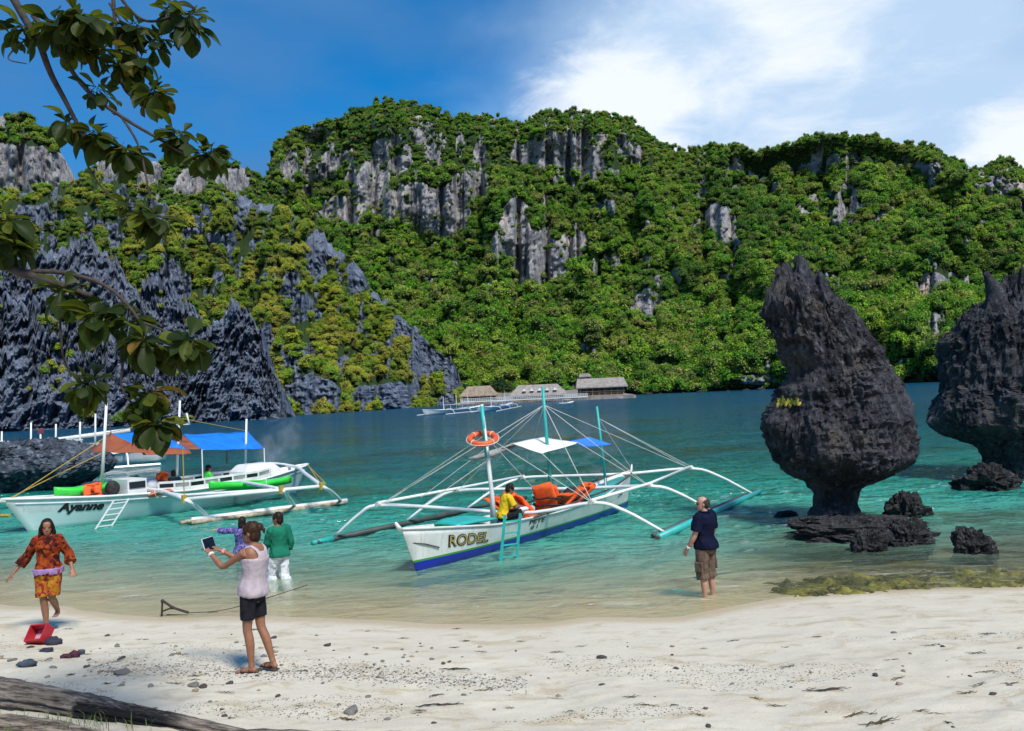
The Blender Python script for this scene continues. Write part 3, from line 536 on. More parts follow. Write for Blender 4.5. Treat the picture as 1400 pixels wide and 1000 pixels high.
# flat dark rock by the moored boat
FR = [(609, -150, 60), (612, -160, 110), (618, -165, 134), (628, -168, 150), (640, -168, 157), (648, -160, 152), (655, -150, 138), (664, -140, 120), (676, -130, 95), (690, -120, 70)]
W = ring_rock(FR, 37.5, .42, 120, 220, amp=.35, fsc=.7, flute=.06, spike=.3, seed=25, pock=.10)
rock_obj('flat_rock', W, 'blue_rock', 'long flat blue grey rock with a shadowed undercut behind the moored boat bow', 'sea rock')
mb, c_ = blob_rock(8, 672, 46, 42, 77, deep=.8); single('shore_rock', mb, 'blue_rock', c_, 'rounded grey boulder beside the flat undercut rock', 'rock', smooth=True)
# algae covered reef along the sand
xs = np.linspace(3.2, 12, 260); us = np.linspace(-.45, 2.3, 90); X, U_ = np.meshgrid(xs, us, indexing='ij'); wv = .25 * vnoise(np.stack([X * .8, X * 0, X * 0], -1), 3)
Yr = shore(X) + U_ * 1.5 + wv - .05; q = np.stack([X, Yr, X * 0], -1)
pat = fbm(q * V(1.3, 2.2, 1), 4, 14, .55); body = st(pat + .25 * st(U_, 1.2, .2), -.18, .12) * st(U_, -.4, .05) * st(U_, 1.9 - .5 * st(X, 6, 4), .8) * st(X, 3.3, 4.6)
Z = ground(X, Yr) * .6 - .10 + body * (.085 + .19 * np.clip(ridged(q * 1.7, 5, 8, .62) - .25, 0, 1)) + .03 * body * fbm(q * 7, 3, 2)
o = link('algae_reef', grid_mesh('algae_reef', np.stack([X, Yr, Z], -1)), 'algae_rock'); tag(o, kind='structure')
# ================================================================== boats
simple('white_paint', (.78, .79, .77), (.66, .68, .66), 3., .35, .08, .004); simple('grey_white', (.62, .64, .62), (.50, .53, .52), 3., .45, .08, .004)
simple('teal_paint', (.02, .40, .36), (.03, .32, .30), 4., .45, .1, .004); simple('dark_float', (.035, .05, .05), (.07, .07, .06), 5, .6, .2, .006)
simple('orange_vest', (.80, .115, .012), (.62, .08, .01), 9., .75, .3, .015); simple('black_cloth', (.012, .012, .014), (.03, .03, .03), 9, .8, .3, .01)
simple('orange_ring', (.72, .10, .018), (.62, .08, .015), 5, .5, .1, .004); simple('rope', (.68, .66, .60), (.5, .48, .42), 30, .9, .2, .003)
simple('yellow_rope', (.45, .32, .06), (.3, .2, .04), 30, .9, .2, .003); simple('blue_tarp', (.012, .20, .72), (.010, .16, .60), 2.2, .45, .25, .03)
simple('brown_tarp', (.30, .085, .03), (.22, .06, .025), 2.2, .6, .25, .03); simple('white_tarp', (.80, .80, .78), (.68, .69, .68), 2.2, .6, .25, .03)
simple('green_kayak', (.04, .62, .05), (.03, .52, .05), 3, .3, .06, .004); simple('bamboo', (.48, .42, .30), (.20, .15, .09), 6., .6, .2, .006, stretch=(1, 1, 1)); simple('dark_wood', (.10, .07, .05), (.05, .04, .03), 9, .7, .3, .006)
simple('green_trim', (.05, .50, .05), (.04, .40, .05), 5, .45, .1, .004); simple('grey_cloth', (.30, .31, .30), (.20, .21, .21), 6, .8, .3, .01); simple('deck_teal', (.03, .30, .27), (.02, .22, .20), 3, .5, .1, .004)
simple('ink', (.008, .008, .010), None, 5, .6, 0); simple('gold_ink', (.50, .37, .10), None, 5, .5, 0); simple('window_dark', (.015, .02, .025), None, 5, .2, 0); simple('steel', (.30, .31, .32), None, 9, .4, .1, .003)
m, t, b, o = new_mat('hull_paint')                                   # white topsides, green line, blue bottom: painted bands of the hull itself
c = coord(t); z_ = nd(t, 'ShaderNodeSeparateXYZ', {0: c}).outputs[2]; nn = noise(t, c, 3., 5)
wh = mix(t, sstep(t, nn, .4, .7), (.70, .72, .70), (.60, .63, .61)); n9 = noise(t, coord(t, 'Object', (6, 6, 1.2)), 2.5, 6, .7); wh = mix(t, mth(t, 'MULTIPLY', sstep(t, n9, .52, .72), .55), wh, (.36, .36, .31)); cc = mix(t, mth(t, 'GREATER_THAN', z_, .215), (.05, .30, .03), wh); cc = mix(t, mth(t, 'GREATER_THAN', z_, .175), (.008, .022, .36), cc)
t.links.new(cc, b.inputs['Base Color']); b.inputs['Roughness'].default_value = .35
m, t, b, o = new_mat('hull_paint_pale')
c = coord(t); z_ = nd(t, 'ShaderNodeSeparateXYZ', {0: c}).outputs[2]; nn = noise(t, c, 3., 5); wh = mix(t, sstep(t, nn, .4, .7), (.66, .72, .70), (.54, .60, .59)); n9 = noise(t, coord(t, 'Object', (6, 6, 1.2)), 2.0, 6, .7); wh = mix(t, mth(t, 'MULTIPLY', sstep(t, n9, .52, .72), .5), wh, (.36, .40, .38))
cc = mix(t, mth(t, 'GREATER_THAN', z_, .52), (.58, .70, .70), wh); t.links.new(cc, b.inputs['Base Color']); b.inputs['Roughness'].default_value = .35

class Hull:
    def __init__(s, bow, stern, beam, sheer, keel, rake=.35):       # sheer/keel: heights at 5 stations
        s.b = np.array(bow, float); d = np.array(stern, float) - s.b; s.L = np.linalg.norm(d); s.d = d / s.L; s.r = np.array([s.d[1], -s.d[0]]); s.beam = beam; s.sheer = sheer; s.keel = keel; s.rake = rake
    def L3(s, a, l, z): p = s.b + s.d * a + s.r * l; return np.array([p[0], p[1], z])
    def zt(s, u): return float(np.interp(u, np.linspace(0, 1, len(s.sheer)), s.sheer))
    def hw(s, u): return s.beam / 2 * (1 - abs(2 * u - 1.02) ** 2.6) ** .8 if 0 < u < 1 else .0
    def pt(s, u, v, side, off=0.):                                    # v 0 keel .. 1 gunwale
        zt = s.zt(u); zk = float(np.interp(u, np.linspace(0, 1, len(s.keel)), s.keel)); w_ = max(s.hw(u), .012) * (.30 + .70 * v ** .7 if v > 0 else .02)
        a = u * s.L + s.rake * (1 - v) * (1 - u) ** 3 - s.rake * .8 * (1 - v) * u ** 3 * 1.0
        return s.L3(a, side * (w_ + off), zk + (zt - zk) * v)
    def shell(s, n=36, m=8, th=.035):
        mb = MB(); R = []
        for u in np.linspace(.0, 1., n):
            vv = np.linspace(0, 1, m); lp = [s.pt(u, v, 1) for v in vv[::-1]] + [s.pt(u, v, -1) for v in vv[1:]]
            q = [s.pt(u, v, -1, -th) if s.hw(u) > .08 else s.pt(u, v, -1, -.008) for v in vv[:0:-1]] + [s.pt(u, max(v, .12), 1, -th) if s.hw(u) > .08 else s.pt(u, v, 1, -.008) for v in vv]
            R.append(np.array(lp + q))
        mb.rings(R, True); return mb
    def rail(s, n=40, w_=.05, h=.035, dz=.0, out=.0):
        mb = MB()
        for side in (1, -1):
            mb.tube([s.pt(u, 1., side, out) + V(0, 0, dz) for u in np.linspace(.0, 1., n)], w_, 6)
        return mb
    def deck(s, u0, u1, dz, n=24, inset=.03):
        mb = MB(); R = []
        for u in np.linspace(u0, u1, n):
            a = s.pt(u, 1., 1, -inset); c_ = s.pt(u, 1., -1, -inset); a[2] += dz; c_[2] += dz; R.append(np.array([a, (a + c_) / 2 + V(0, 0, .03), c_, c_ - V(0, 0, .03), a - V(0, 0, .03)]))
        mb.rings(R, True); return mb
def text_on(hull, txt, u0, u1, v0, v1, side, name, mat, parent, shear=.0, fat=.0, off=.012, flip=False):
    cu = bpy.data.curves.new('txt', 'FONT'); cu.body = txt; cu.shear = shear; cu.offset = fat; cu.resolution_u = 3; o = bpy.data.objects.new('txt', cu); COL.objects.link(o)
    me = evaluated(o); bpy.data.objects.remove(o); n = len(me.vertices); co = np.zeros(n * 3); me.vertices.foreach_get('co', co); co = co.reshape(-1, 3)
    bm = bmesh.new(); bm.from_mesh(me); bmesh.ops.triangulate(bm, faces=bm.faces[:]); bmesh.ops.subdivide_edges(bm, edges=[e for e in bm.edges if e.calc_length() > .35], cuts=2, use_grid_fill=False); bm.to_mesh(me); bm.free()
    n = len(me.vertices); co = np.zeros(n * 3); me.vertices.foreach_get('co', co); co = co.reshape(-1, 3); mn = co.min(0); mx = co.max(0); pr = rloc(parent); out = []
    for x, y, _ in co:
        fx = (x - mn[0]) / (mx[0] - mn[0]); fy = (y - mn[1]) / (mx[1] - mn[1]); out.append(hull.pt(u0 + (u1 - u0) * fx, v0 + (v1 - v0) * fy, side, off) - pr)
    me.vertices.foreach_set('co', np.array(out, np.float32).reshape(-1)); me.update(); return link(name, me, mat, parent)
def ladder(name, a, b, wv, mat, rungs, parent, r=.022):              # a top, b foot (centre), wv half-width vector
    lr = thing(name, (0, 0, 0), None, None) if False else None
    mb = MB(); first = None
    for s_ in (-1, 1):
        k = MB(); k.bar(a + wv * s_, b + wv * s_, .05, .035); q = part('ladder_rail', k, mat, parent); first = first or q
    for i in range(rungs):
        f = (i + .6) / (rungs + .2); c_ = a + (b - a) * f; k = MB(); k.bar(c_ - wv, c_ + wv, .045, .025); part('rung', k, mat, parent)
def lines(pairs, mat, parent, r=.007, name='stay_line', sag=.0):
    for a, b in pairs:
        a = np.asarray(a, float); b = np.asarray(b, float); k = MB(); k.tube([a, (a + b) / 2 - V(0, 0, sag), b], r, 5); part(name, k, mat, parent)
def sheet_cloth(corners, n=12, sag=.06, th=.008, ripple=.012, seed=0):
    a, b, c_, d_ = [np.asarray(q, float) for q in corners]; R = []; g = np.zeros((n + 1, n + 1, 3))
    for i in range(n + 1):
        for j in range(n + 1):
            u, v = i / n, j / n; p_ = (a * (1 - u) + b * u) * (1 - v) + (d_ * (1 - u) + c_ * u) * v; g[i, j] = p_ - V(0, 0, sag * 4 * (u * (1 - u) + v * (1 - v)) / 2)
    g[..., 2] += ripple * vnoise(g * 2.5 + seed, seed)
    mb = MB(); I = np.arange((n + 1) ** 2).reshape(n + 1, n + 1); f = [(I[i, j], I[i + 1, j], I[i + 1, j + 1], I[i, j + 1]) for i in range(n) for j in range(n)]
    mb.add(g.reshape(-1, 3), f); mb.add(g.reshape(-1, 3) - V(0, 0, th), [q[::-1] for q in f])
    rim = [I[i, 0] for i in range(n + 1)] + [I[n, j] for j in range(1, n + 1)] + [I[i, n] for i in range(n - 1, -1, -1)] + [I[0, j] for j in range(n - 1, 0, -1)]; N = (n + 1) ** 2
    mb.f += [(rim[k], rim[k] + N, rim[(k + 1) % len(rim)] + N, rim[(k + 1) % len(rim)]) for k in range(len(rim))]; mb.m += [0] * len(rim); return mb
def vest(loc, ang, label, s=1., lean=.2, group=None):
    t_ = thing('life_jacket', loc, label, 'life jacket', group); ca, sa = math.cos(ang), math.sin(ang)
    ph_ = float(loc[0]) * 7 + ang
    def X(x, y, z):
        x, y, z = x * s + .03 * math.sin(z * 13 + ph_), (y + z * lean) * s + .03 * math.sin(x * 17 + z * 9 + ph_), z * s * (1 - .45 * min(abs(lean), 1.)) + .025 * math.sin(x * 15 + ph_ * 2); return loc + V(x * ca - y * sa, x * sa + y * ca, z)
    def slab(x0, x1, z0, z1, y, th, nm, mat):
        R = []
        for k, z in enumerate(np.linspace(z0, z1, 7)):
            e = 1 - .25 * abs(k - 3) / 3 ** 1.2; xm = (x0 + x1) / 2; h = (x1 - x0) / 2; R.append(np.array([X(xm + h * math.cos(q) * (abs(math.cos(q)) ** -.4 if abs(math.cos(q)) > .05 else 1) * .9, y + th * e * math.sin(q), z) for q in np.linspace(0, 6.283, 13)[:-1]]))
        k = MB(); k.rings(R, True); return part(nm, k, mat, t_, True)
    slab(-.21, -.015, 0, .48, -.10, .055, 'front_panel', 'orange_vest'); slab(.015, .21, 0, .48, -.10, .055, 'front_panel', 'orange_vest'); slab(-.22, .22, 0, .52, .09, .05, 'back_panel', 'orange_vest')
    for z in ((.13, .27) if lean < .4 else ()): k = MB(); k.tube([X(.25 * math.cos(q), .175 * math.sin(q), z) for q in np.linspace(0, 6.283, 17)], .016 * s, 5, cap=False); part('strap', k, 'black_cloth', t_)
    k = MB(); k.tube([X(.10 * math.cos(q), .09 * math.sin(q), .50) for q in np.linspace(0, 6.283, 13)], .035 * s, 6, cap=False); part('collar', k, 'orange_vest', t_, True)
    return t_
def ring_buoy(c_, R, r, ax, parent=None, label=None):
    a, b = np.asarray(ax[0], float), np.asarray(ax[1], float); t_ = thing('life_ring', c_, label, 'life ring')
    k = MB(); ph = np.linspace(0, 2 * math.pi, 33)[:-1]; n_ = np.cross(a, b); L = []
    for q in ph: e = a * math.cos(q) + b * math.sin(q); L.append(np.array([c_ + e * (R + r * math.cos(w_)) + n_ * r * math.sin(w_) * 1. for w_ in np.linspace(0, 6.283, 11)[:-1]]))
    n = len(L); v = np.concatenate(L); m_ = len(L[0]); k.add(v, [(i * m_ + j, ((i + 1) % n) * m_ + j, ((i + 1) % n) * m_ + (j + 1) % m_, i * m_ + (j + 1) % m_) for i in range(n) for j in range(m_)]); part('ring', k, 'orange_ring', t_, True)
    k = MB(); k.tube([c_ + (a * math.cos(q) + b * math.sin(q)) * (R + r * (1.02 + .35 * abs(math.sin(2 * q)))) for q in np.linspace(0, 6.283, 33)], .009, 5, cap=False); part('grab_line', k, 'rope', t_)
    for q in (.8, 2.37, 3.94, 5.5): e = a * math.cos(q) + b * math.sin(q); k = MB(); k.tube([c_ + e * (R + r * 1.08 * math.cos(w_)) + n_ * r * 1.08 * math.sin(w_) for w_ in np.linspace(0, 6.283, 11)], .012, 5, cap=False); part('band', k, 'rope', t_)
    return t_
# ------------------------------------------------------------------ the RODEL outrigger
H1 = Hull((-2.2, 15.85), (3.2, 23.75), 1.12, [.86, .60, .54, .62, .98], [-.10, -.14, -.14, -.14, -.08], .40)
bt = thing('outrigger_boat', H1.L3(H1.L / 2, 0, 0), 'white outrigger boat lettered RODEL with blue bottom, teal masts and a small white canopy', 'boat')
part('hull', H1.shell(40, 8), 'hull_paint', bt, True); part('gunwale', H1.rail(40, .026), 'grey_white', bt, True)
k = MB(); k.tube([H1.L3(-.02, 0, .84), H1.L3(-.10, 0, .92), H1.L3(-.16, 0, 1.0)], [.05, .04, .025], 6); part('stem_post', k, 'white_paint', bt, True)
k = MB(); k.tube([H1.L3(H1.L - .05, 0, .9), H1.L3(H1.L + .06, 0, 1.02), H1.L3(H1.L + .10, 0, 1.16)], [.05, .035, .02], 6); part('stern_post', k, 'white_paint', bt, True)
part('foredeck', H1.deck(.04, .26, -.03), 'green_trim', bt); part('deck', H1.deck(.26, .72, -.30, inset=.17), 'deck_teal', bt); part('afterdeck', H1.deck(.72, .95, -.05), 'deck_teal', bt)
part('deck_cover', sheet_cloth([H1.L3(1.3, -.3, .72), H1.L3(2.5, -.42, .68), H1.L3(2.5, .42, .68), H1.L3(1.3, .3, .72)], 10, -.10, .05, .05, 3), 'teal_paint', bt, True)
for side in (1, -1):
    k = MB(); k.tube([H1.pt(u, 1., side, .02) + V(0, 0, .13 * math.sin(math.pi * (u - .38) / .6)) for u in np.linspace(.38, .98, 14)], .022, 6); part('coaming_rail', k, 'dark_wood', bt)
text_on(H1, 'RODEL', .100, .225, .52, .82, 1, 'lettering', 'ink', bt, .18, .045, .010); text_on(H1, 'RODEL', .104, .221, .545, .80, 1, 'lettering', 'gold_ink', bt, .18, -.004, .016)
text_on(H1, 'PETE', .372, .435, .78, .92, 1, 'lettering', 'ink', bt, .0, .02); text_on(H1, '# 1', .380, .41, .60, .73, 1, 'lettering', 'ink', bt, .0, .02); text_on(H1, '2-U', .86, .90, .60, .74, 1, 'lettering', 'ink', bt, .0, .02)
k = MB(); k.tube([H1.pt(.012, .7, 1, .01), H1.pt(.04, .66, 1, .02), H1.pt(.075, .55, 1, .02)], .012, 5); part('mooring_line', k, 'dark_wood', bt)
def boom(pts, r, mat, parent): k = MB(); p_ = spline(pts, 30); k.tube(p_, np.interp(np.linspace(0, 1, 30), [0, .2, .5, .8, 1], [r * .8, r, r * 1.05, r, r * .8]), 8); return part('outrigger_boom', k, mat, parent, True)
LF = (V(-4.72, 19.6, .06), V(.25, 26.3, .06)); RF = (V(3.0, 18.28, .06), V(7.2, 25.2, .06))
def on(Fl, f): return Fl[0] + (Fl[1] - Fl[0]) * f
BO = [(on(LF, .07), V(-3.25, 19.85, .82), V(-1.6, 19.5, .72), V(.2, 19.05, .60), V(1.65, 18.78, .80), on(RF, .045)),
      (on(LF, .36), V(-1.55, 22.0, .84), V(0, 21.75, .84), V(1.5, 21.45, .82), V(3.3, 21.15, .84), on(RF, .45)),
      (on(LF, .66), V(.15, 24.5, .84), V(1.2, 24.2, .88), V(3.0, 23.6, .92), V(5.0, 24.3, .92), on(RF, .90))]
for p6 in BO:
    q = [p6[0] + V(0, 0, .05), p6[0] * .45 + p6[1] * .55 + V(0, 0, .14), p6[1], p6[2], p6[3], p6[4], p6[5] * .45 + p6[4] * .55 + V(0, 0, .14), p6[5] + V(0, 0, .05)]; boom(q, .042, 'white_paint', bt)
k = MB(); k.tube([LF[0] - (LF[1] - LF[0]) * .0, on(LF, .5), LF[1]], [.065, .075, .06], 8); part('float', k, 'dark_float', bt, True)
k = MB(); k.tube([LF[0] - (LF[1] - LF[0]) * .012 + V(0, 0, .002), on(LF, .06) + V(0, 0, .002)], [.06, .075], 8); part('float_end', k, 'teal_paint', bt, True)
k = MB(); k.tube([RF[0], on(RF, .5), RF[1]], [.085, .09, .07], 10); part('float', k, 'teal_paint', bt, True)
k = MB(); k.tube([RF[0] + V(-.1, .10, .03), on(RF, .5) + V(-.12, .08, .03), RF[1] + V(-.1, .06, .02)], [.055, .06, .05], 8); part('float', k, 'dark_float', bt, True)
k = MB(); k.tube([RF[0] - (RF[1] - RF[0]) * .012, on(RF, .004)], [.045, .05], 8); part('float_end', k, 'dark_wood', bt)
for p6 in BO:
    for a in (1, 4):
        k = MB(); d_ = np.append(H1.d, 0); k.tube([p6[a] - d_ * .09 + V(0, 0, .03), p6[a] + d_ * .09 + V(0, 0, .03)], [.062, .062], 8); part('rope_lashing', k, 'rope', bt)
for a in (1, 4):
    k = MB(); k.tube([BO[0][a] + V(0, 0, .06), BO[1][a] + V(0, 0, .06), BO[2][a] + V(0, 0, .06)], .038, 7); part('knee_pole', k, 'white_paint', bt, True)
m1b = H1.L3(2.95, -.02, .5); m1t = D(658.5, 553, m1b[1]); m2b = H1.L3(5.35, 0, .3); m2t = D(742, 529, m2b[1]); m3b = H1.L3(8.2, -.05, .6); m3t = D(816, 556, m3b[1])
k = MB(); k.tube([m1b, m1b + V(0, 0, .6), m1t], [.075, .05, .035], 8); part('mast', k, 'grey_white', bt, True)
k = MB(); k.tube([m2b, m2t], [.05, .035], 8); part('mast', k, 'teal_paint', bt, True); k = MB(); k.tube([m3b, m3t], [.04, .03], 8); part('mast', k, 'teal_paint', bt, True)
k = MB(); k.tube([H1.L3(7.6, .25, .65), H1.L3(7.6, .25, 1.0)], [.03, .02], 6); part('post', k, 'white_paint', bt)
k = MB(); k.tube([m1b * .45 + m1t * .55, m1t * .985 + m1b * .015], [.046, .040], 8); part('mast_paint', k, 'teal_paint', bt, True)
cw = [D(700, 606, 19.9), D(742, 597, 20.9), D(790, 605, 20.6), D(741, 620, 19.4)]; part('canopy', sheet_cloth(cw, 12, .03, .012, .02, 1), 'white_tarp', bt, True)
cb_ = [D(780, 602, 21.6), D(805, 597, 22.6), D(836, 608, 22.3), D(800, 610, 21.2)]; part('canopy', sheet_cloth(cb_, 10, .02, .012, .02, 2), 'blue_tarp', bt, True)
k = MB(); k.tube([D(640, 628, 18.9), D(672, 621, 19.5), D(702, 609, 20.2)], [.03, .09, .05], 8); part('rolled_awning', k, 'grey_cloth', bt, True)
k = MB(); k.tube([D(640, 628, 18.9), D(742, 597, 20.9)], .022, 6); part('awning_pole', k, 'dark_wood', bt)
tp1 = m2t * .86 + m2b * .14; tp3 = m3t * .86 + m3b * .14; tp0 = m1t * .74 + m1b * .26
lines([(tp1, BO[0][1]), (tp1, BO[0][1] + (BO[1][1] - BO[0][1]) * .5), (tp1, BO[1][1]), (tp1, BO[0][4]), (tp1, BO[1][4]), (tp1, BO[2][4]), (tp1, BO[2][1]), (tp3, BO[2][4]), (tp3, BO[2][4] + V(.3, .3, -.1)), (tp0, BO[0][1]), (tp0, BO[0][1] + V(.08, 0, 0)), (tp0, BO[0][4]), (tp0, m2b + V(0, 0, .2)), (cw[3], BO[0][4]), (cw[2], BO[1][4]), (tp3, H1.L3(H1.L, 0, 1.1)), (cw[0], BO[0][1] * .4 + BO[0][2] * .6)], 'rope', bt, .008)
lb = G(695, 771, -.06); ltop = D(701, 703, lb[1] + .22); wv = V(.155, .07, 0)
lad = thing('boarding_ladder', (lb + ltop) / 2 * V(1, 1, 0), 'teal painted wooden boarding ladder leaning on the RODEL boat', 'ladder'); ladder('ladder', ltop, lb, wv, 'teal_paint', 4, lad)
ring_buoy(D(660, 600, m1b[1] - .06), .285, .062, (V(1, 0, 0), V(0, .93, .36)), None, 'orange life ring hung on the front mast of the RODEL boat')
for i, (a, l, z, sz, lab) in enumerate(((4.05, .05, .34, 1.1, 'orange life jacket at the front of the heap on the RODEL boat deck'), (4.5, -.15, .36, 1.0, 'orange life jacket on top of the heap in the RODEL boat'), (5.0, .1, .34, 1.05, 'orange life jacket lying by the teal centre mast'), (5.5, -.2, .36, 1., 'orange life jacket behind the teal centre mast'), (6.0, .15, .36, 1., 'orange life jacket at the stern end of the heap, beside the black bag'))):
    vest(H1.L3(a, l, z + .16), 1.0 + i * .9, lab, sz * 1.3, 1.1 - .45 * (i % 3))
k = MB(); k.ell((0, 0, 0), (.30, .24, .30), nu=16, nv=10); v = k.v[0]; k.v[0] = v * (1 + .16 * fbm(v * 5, 3, 2))[:, None] + H1.L3(6.6, -.1, .60); single('black_bag', k, 'black_cloth', H1.L3(6.6, -.1, .34), 'lumpy black bag stowed behind the orange life jackets', 'bag', smooth=True)

# ------------------------------------------------------------------ the boat with the script name
H2 = Hull((-14.3, 23.4), (-7.75, 31.45), 1.75, [1.0, .80, .68, .72, 1.02], [-.12, -.2, -.2, -.2, -.1], .75)
b2 = thing('outrigger_boat', H2.L3(H2.L / 2, 0, 0), 'larger pale outrigger boat lettered Ayanne with blue awning, moored by the flat rock', 'boat')
part('hull', H2.shell(44, 8), 'hull_paint_pale', b2, True); part('gunwale', H2.rail(40, .04), 'white_paint', b2, True); part('deck', H2.deck(.03, .97, -.12, 30), 'white_paint', b2)
text_on(H2, 'Ayanne', .105, .235, .52, .86, 1, 'lettering', 'ink', b2, .7, .045, .012)
k = MB(); k.tube([H2.L3(.1, 0, .92), H2.L3(-.55, -.05, 1.0), H2.L3(-.9, -.05, 1.1)], [.07, .06, .04], 7); part('bowsprit', k, 'white_paint', b2, True)
k = MB(); k.tube([H2.L3(.1, -.3, .55), H2.L3(.0, 0, .55), H2.L3(.1, .3, .55)], .05, 6); part('rope_lashing', k, 'yellow_rope', b2)
# side rail with windows, cabin box, engine cover
for side in (1, -1):
    k = MB(); tops = [H2.pt(u, 1., side, -.10) + V(0, 0, .29) for u in np.linspace(.40, .80, 9)]; bots = [H2.pt(u, 1., side, -.10) + V(0, 0, .02) for u in np.linspace(.40, .80, 9)]
    for i in range(8): k.bar(tops[i], tops[i + 1], .04, .07); k.bar(bots[i] + V(0, 0, .05), bots[i + 1] + V(0, 0, .05), .04, .12)
    for i in range(9): k.bar(tops[i], bots[i], .04, .10)
    part('side_rail', k, 'white_paint', b2)
    for i in range(8): k = MB(); k.bar((tops[i] + bots[i]) / 2 + V(0, 0, .02), (tops[i + 1] + bots[i + 1]) / 2 + V(0, 0, .02), .012, .2); part('rail_window', k, 'grey_cloth' if i % 2 else 'window_dark', b2)
ax2 = (np.append(H2.d, 0), np.append(H2.r, 0), V(0, 0, 1))
k = MB(); k.box(H2.L3(3.55, .1, .98), (.6, 1.0, .45), ax2); part('locker', k, 'white_paint', b2); k = MB(); k.box(H2.L3(3.55, .615, 1.03), (.5, .02, .2), ax2); part('locker_opening_shade', k, 'window_dark', b2)  # dark slab on the solid locker paints the shade of its opening
k = MB(); R = []
for f, z_, s_ in ((0, .75, 1), (.3, 1.02, .95), (.5, 1.22, .7), (.55, 1.25, .6)):
    R.append(np.array([H2.L3(8.1 + a * .75 * s_, l * .5 * s_, z_) for a, l in ((-1, -1), (1, -1), (1, 1), (-1, 1))]))
k.rings(R, True); part('engine_cover', k, 'white_paint', b2)
# masts, awning
ma = D(139, 664, 25.7); mat_ = D(146, 545, ma[1]); mbb = D(241, 668, 28.1); mbt = D(246, 548, mbb[1]); mc = D(335, 655, 30.2); mct = D(337, 573, mc[1])
for a, c_, r in ((ma, mat_, .055), (mbb, mbt, .05), (mc, mct, .05)): k = MB(); k.tube([a, c_], [r, r * .7], 8); part('mast', k, 'white_paint', b2, True)
md_ = H2.L3(6.4, .1, .7); k = MB(); k.tube([mbb * .25 + mbt * .75 + V(.35, 0, -.1), D(255, 565, mbb[1])], .03, 6); part('mast', k, 'white_paint', b2, True)
k = MB(); k.bar(D(241, 581, mbb[1]), D(259, 580, mbb[1]), .04, .04); part('crosstree', k, 'white_paint', b2)
YA = mbb[1]
aw = [D(250, 594, 29.2), D(339, 590, 31.6), D(361, 613, 30.4), D(276, 615, 28.0)]; part('awning', sheet_cloth(aw, 14, .02, .012, .025, 5), 'blue_tarp', b2, True)
aw2 = [D(152, 593, 27.5), D(215, 588, 29.0), D(256, 613, 27.8), D(190, 612, 26.4)]; part('awning', sheet_cloth(aw2, 14, .03, .012, .03, 6), 'blue_tarp', b2, True)
aw3 = [D(151, 592, 27.45), D(192, 611, 26.35), D(205, 619, 26.2), D(122, 617, 26.4)]; part('awning', sheet_cloth(aw3, 12, .03, .012, .03, 7), 'brown_tarp', b2, True)
aw4 = [D(190, 612.5, 26.38), D(258, 613.5, 27.75), D(262, 620, 27.6), D(196, 622, 26.25)]; part('awning_valance', sheet_cloth(aw4, 8, .0, .012, .02, 8), 'brown_tarp', b2, True)
aw5 = [D(216, 589, 29.0), D(249, 594, 29.1), D(275, 614, 28.0), D(257, 613, 27.85)]; part('awning', sheet_cloth(aw5, 8, .03, .012, .02, 9), 'brown_tarp', b2, True)
for px, py, yy, a in ((276, 615, 28, 6.6), (361, 613, 30.4, 9.0)): k = MB(); q = D(px, py, yy); k.tube([q, V(q[0], q[1], .8)], .02, 6); part('awning_post', k, 'white_paint', b2)
k = MB(); q = D(310, 616, 29); k.tube([q, q - V(0, 0, .45)], [.02, .05], 6); part('hanging_tool', k, 'black_cloth', b2)
lines([(D(141, 600, ma[1]), H2.L3(.2, .1, .98)), (D(139, 620, ma[1]), H2.L3(.2, -.1, .98)), (mat_ * .9 + ma * .1, aw2[0]), (mbt * .8 + mbb * .2, aw[1]), (mbt * .8 + mbb * .2, ma * .4 + mat_ * .6)], 'yellow_rope', b2, .014)
f0 = G(262, 713, .06); f1 = G(474, 686, .06); br0 = G(252, 683, .72); br1 = G(440, 665, .85); RFl = (f0, f1)
k = MB(); k.tube([f0 + V(0, 0, .03), on(RFl, .5) + V(0, 0, .03), f1 + V(0, 0, .03)], [.085, .09, .075], 9); part('float', k, 'white_paint', b2, True)
k = MB(); k.tube([f0 + V(.05, -.14, -.02), on(RFl, .5) + V(.05, -.14, -.02), f1 + V(0, -.1, -.02)], [.07, .075, .06], 9); part('float', k, 'bamboo', b2, True)
k = MB(); k.tube([f0 - V(.25, .2, 0), f0 + V(.2, .15, .02)], .06, 8); part('float_end', k, 'bamboo', b2, True)
k = MB(); k.tube([br0 - (br1 - br0) * .0, (br0 + br1) / 2, br1], .055, 7); part('knee_pole', k, 'white_paint', b2, True)
k = MB(); k.tube([H2.pt(.38, 1., 1, .15) + V(0, 0, .05), (H2.pt(.45, 1., 1, .3) + br0) / 2, br1 - V(0, 0, .02)], .045, 7); part('side_pole', k, 'white_paint', b2, True)
for f, kn, a in ((.10, br0, .40), (.64, br0 + (br1 - br0) * .70, .66), (.96, br1, .93)):
    e = on(RFl, f); hpt = H2.pt(a, 1., 1, -.3) + V(0, 0, .06); hp2 = H2.pt(a, 1., -1, .8) + V(0, 0, .06); q = hpt + (hp2 - hpt) * 1.6; mir = V(q[0], q[1], .1) + (q - hpt) * .7; mir[2] = .08
    boom([mir, q, hpt, hpt * .5 + kn * .5 + V(0, 0, .03), kn, kn * .5 + e * .5 + V(0, 0, .07), e + V(0, 0, .05)], .06, 'white_paint', b2); k = MB(); k.tube([kn + V(0, 0, -.10), kn + V(0, 0, .12)], .085, 8); part('rope_lashing', k, 'yellow_rope', b2)
lf0 = V(-16.2, 29.4, .05); k = MB(); k.tube([lf0, lf0 + np.append(H2.d, 0) * 8.5], .09, 8); part('float', k, 'white_paint', b2, True)
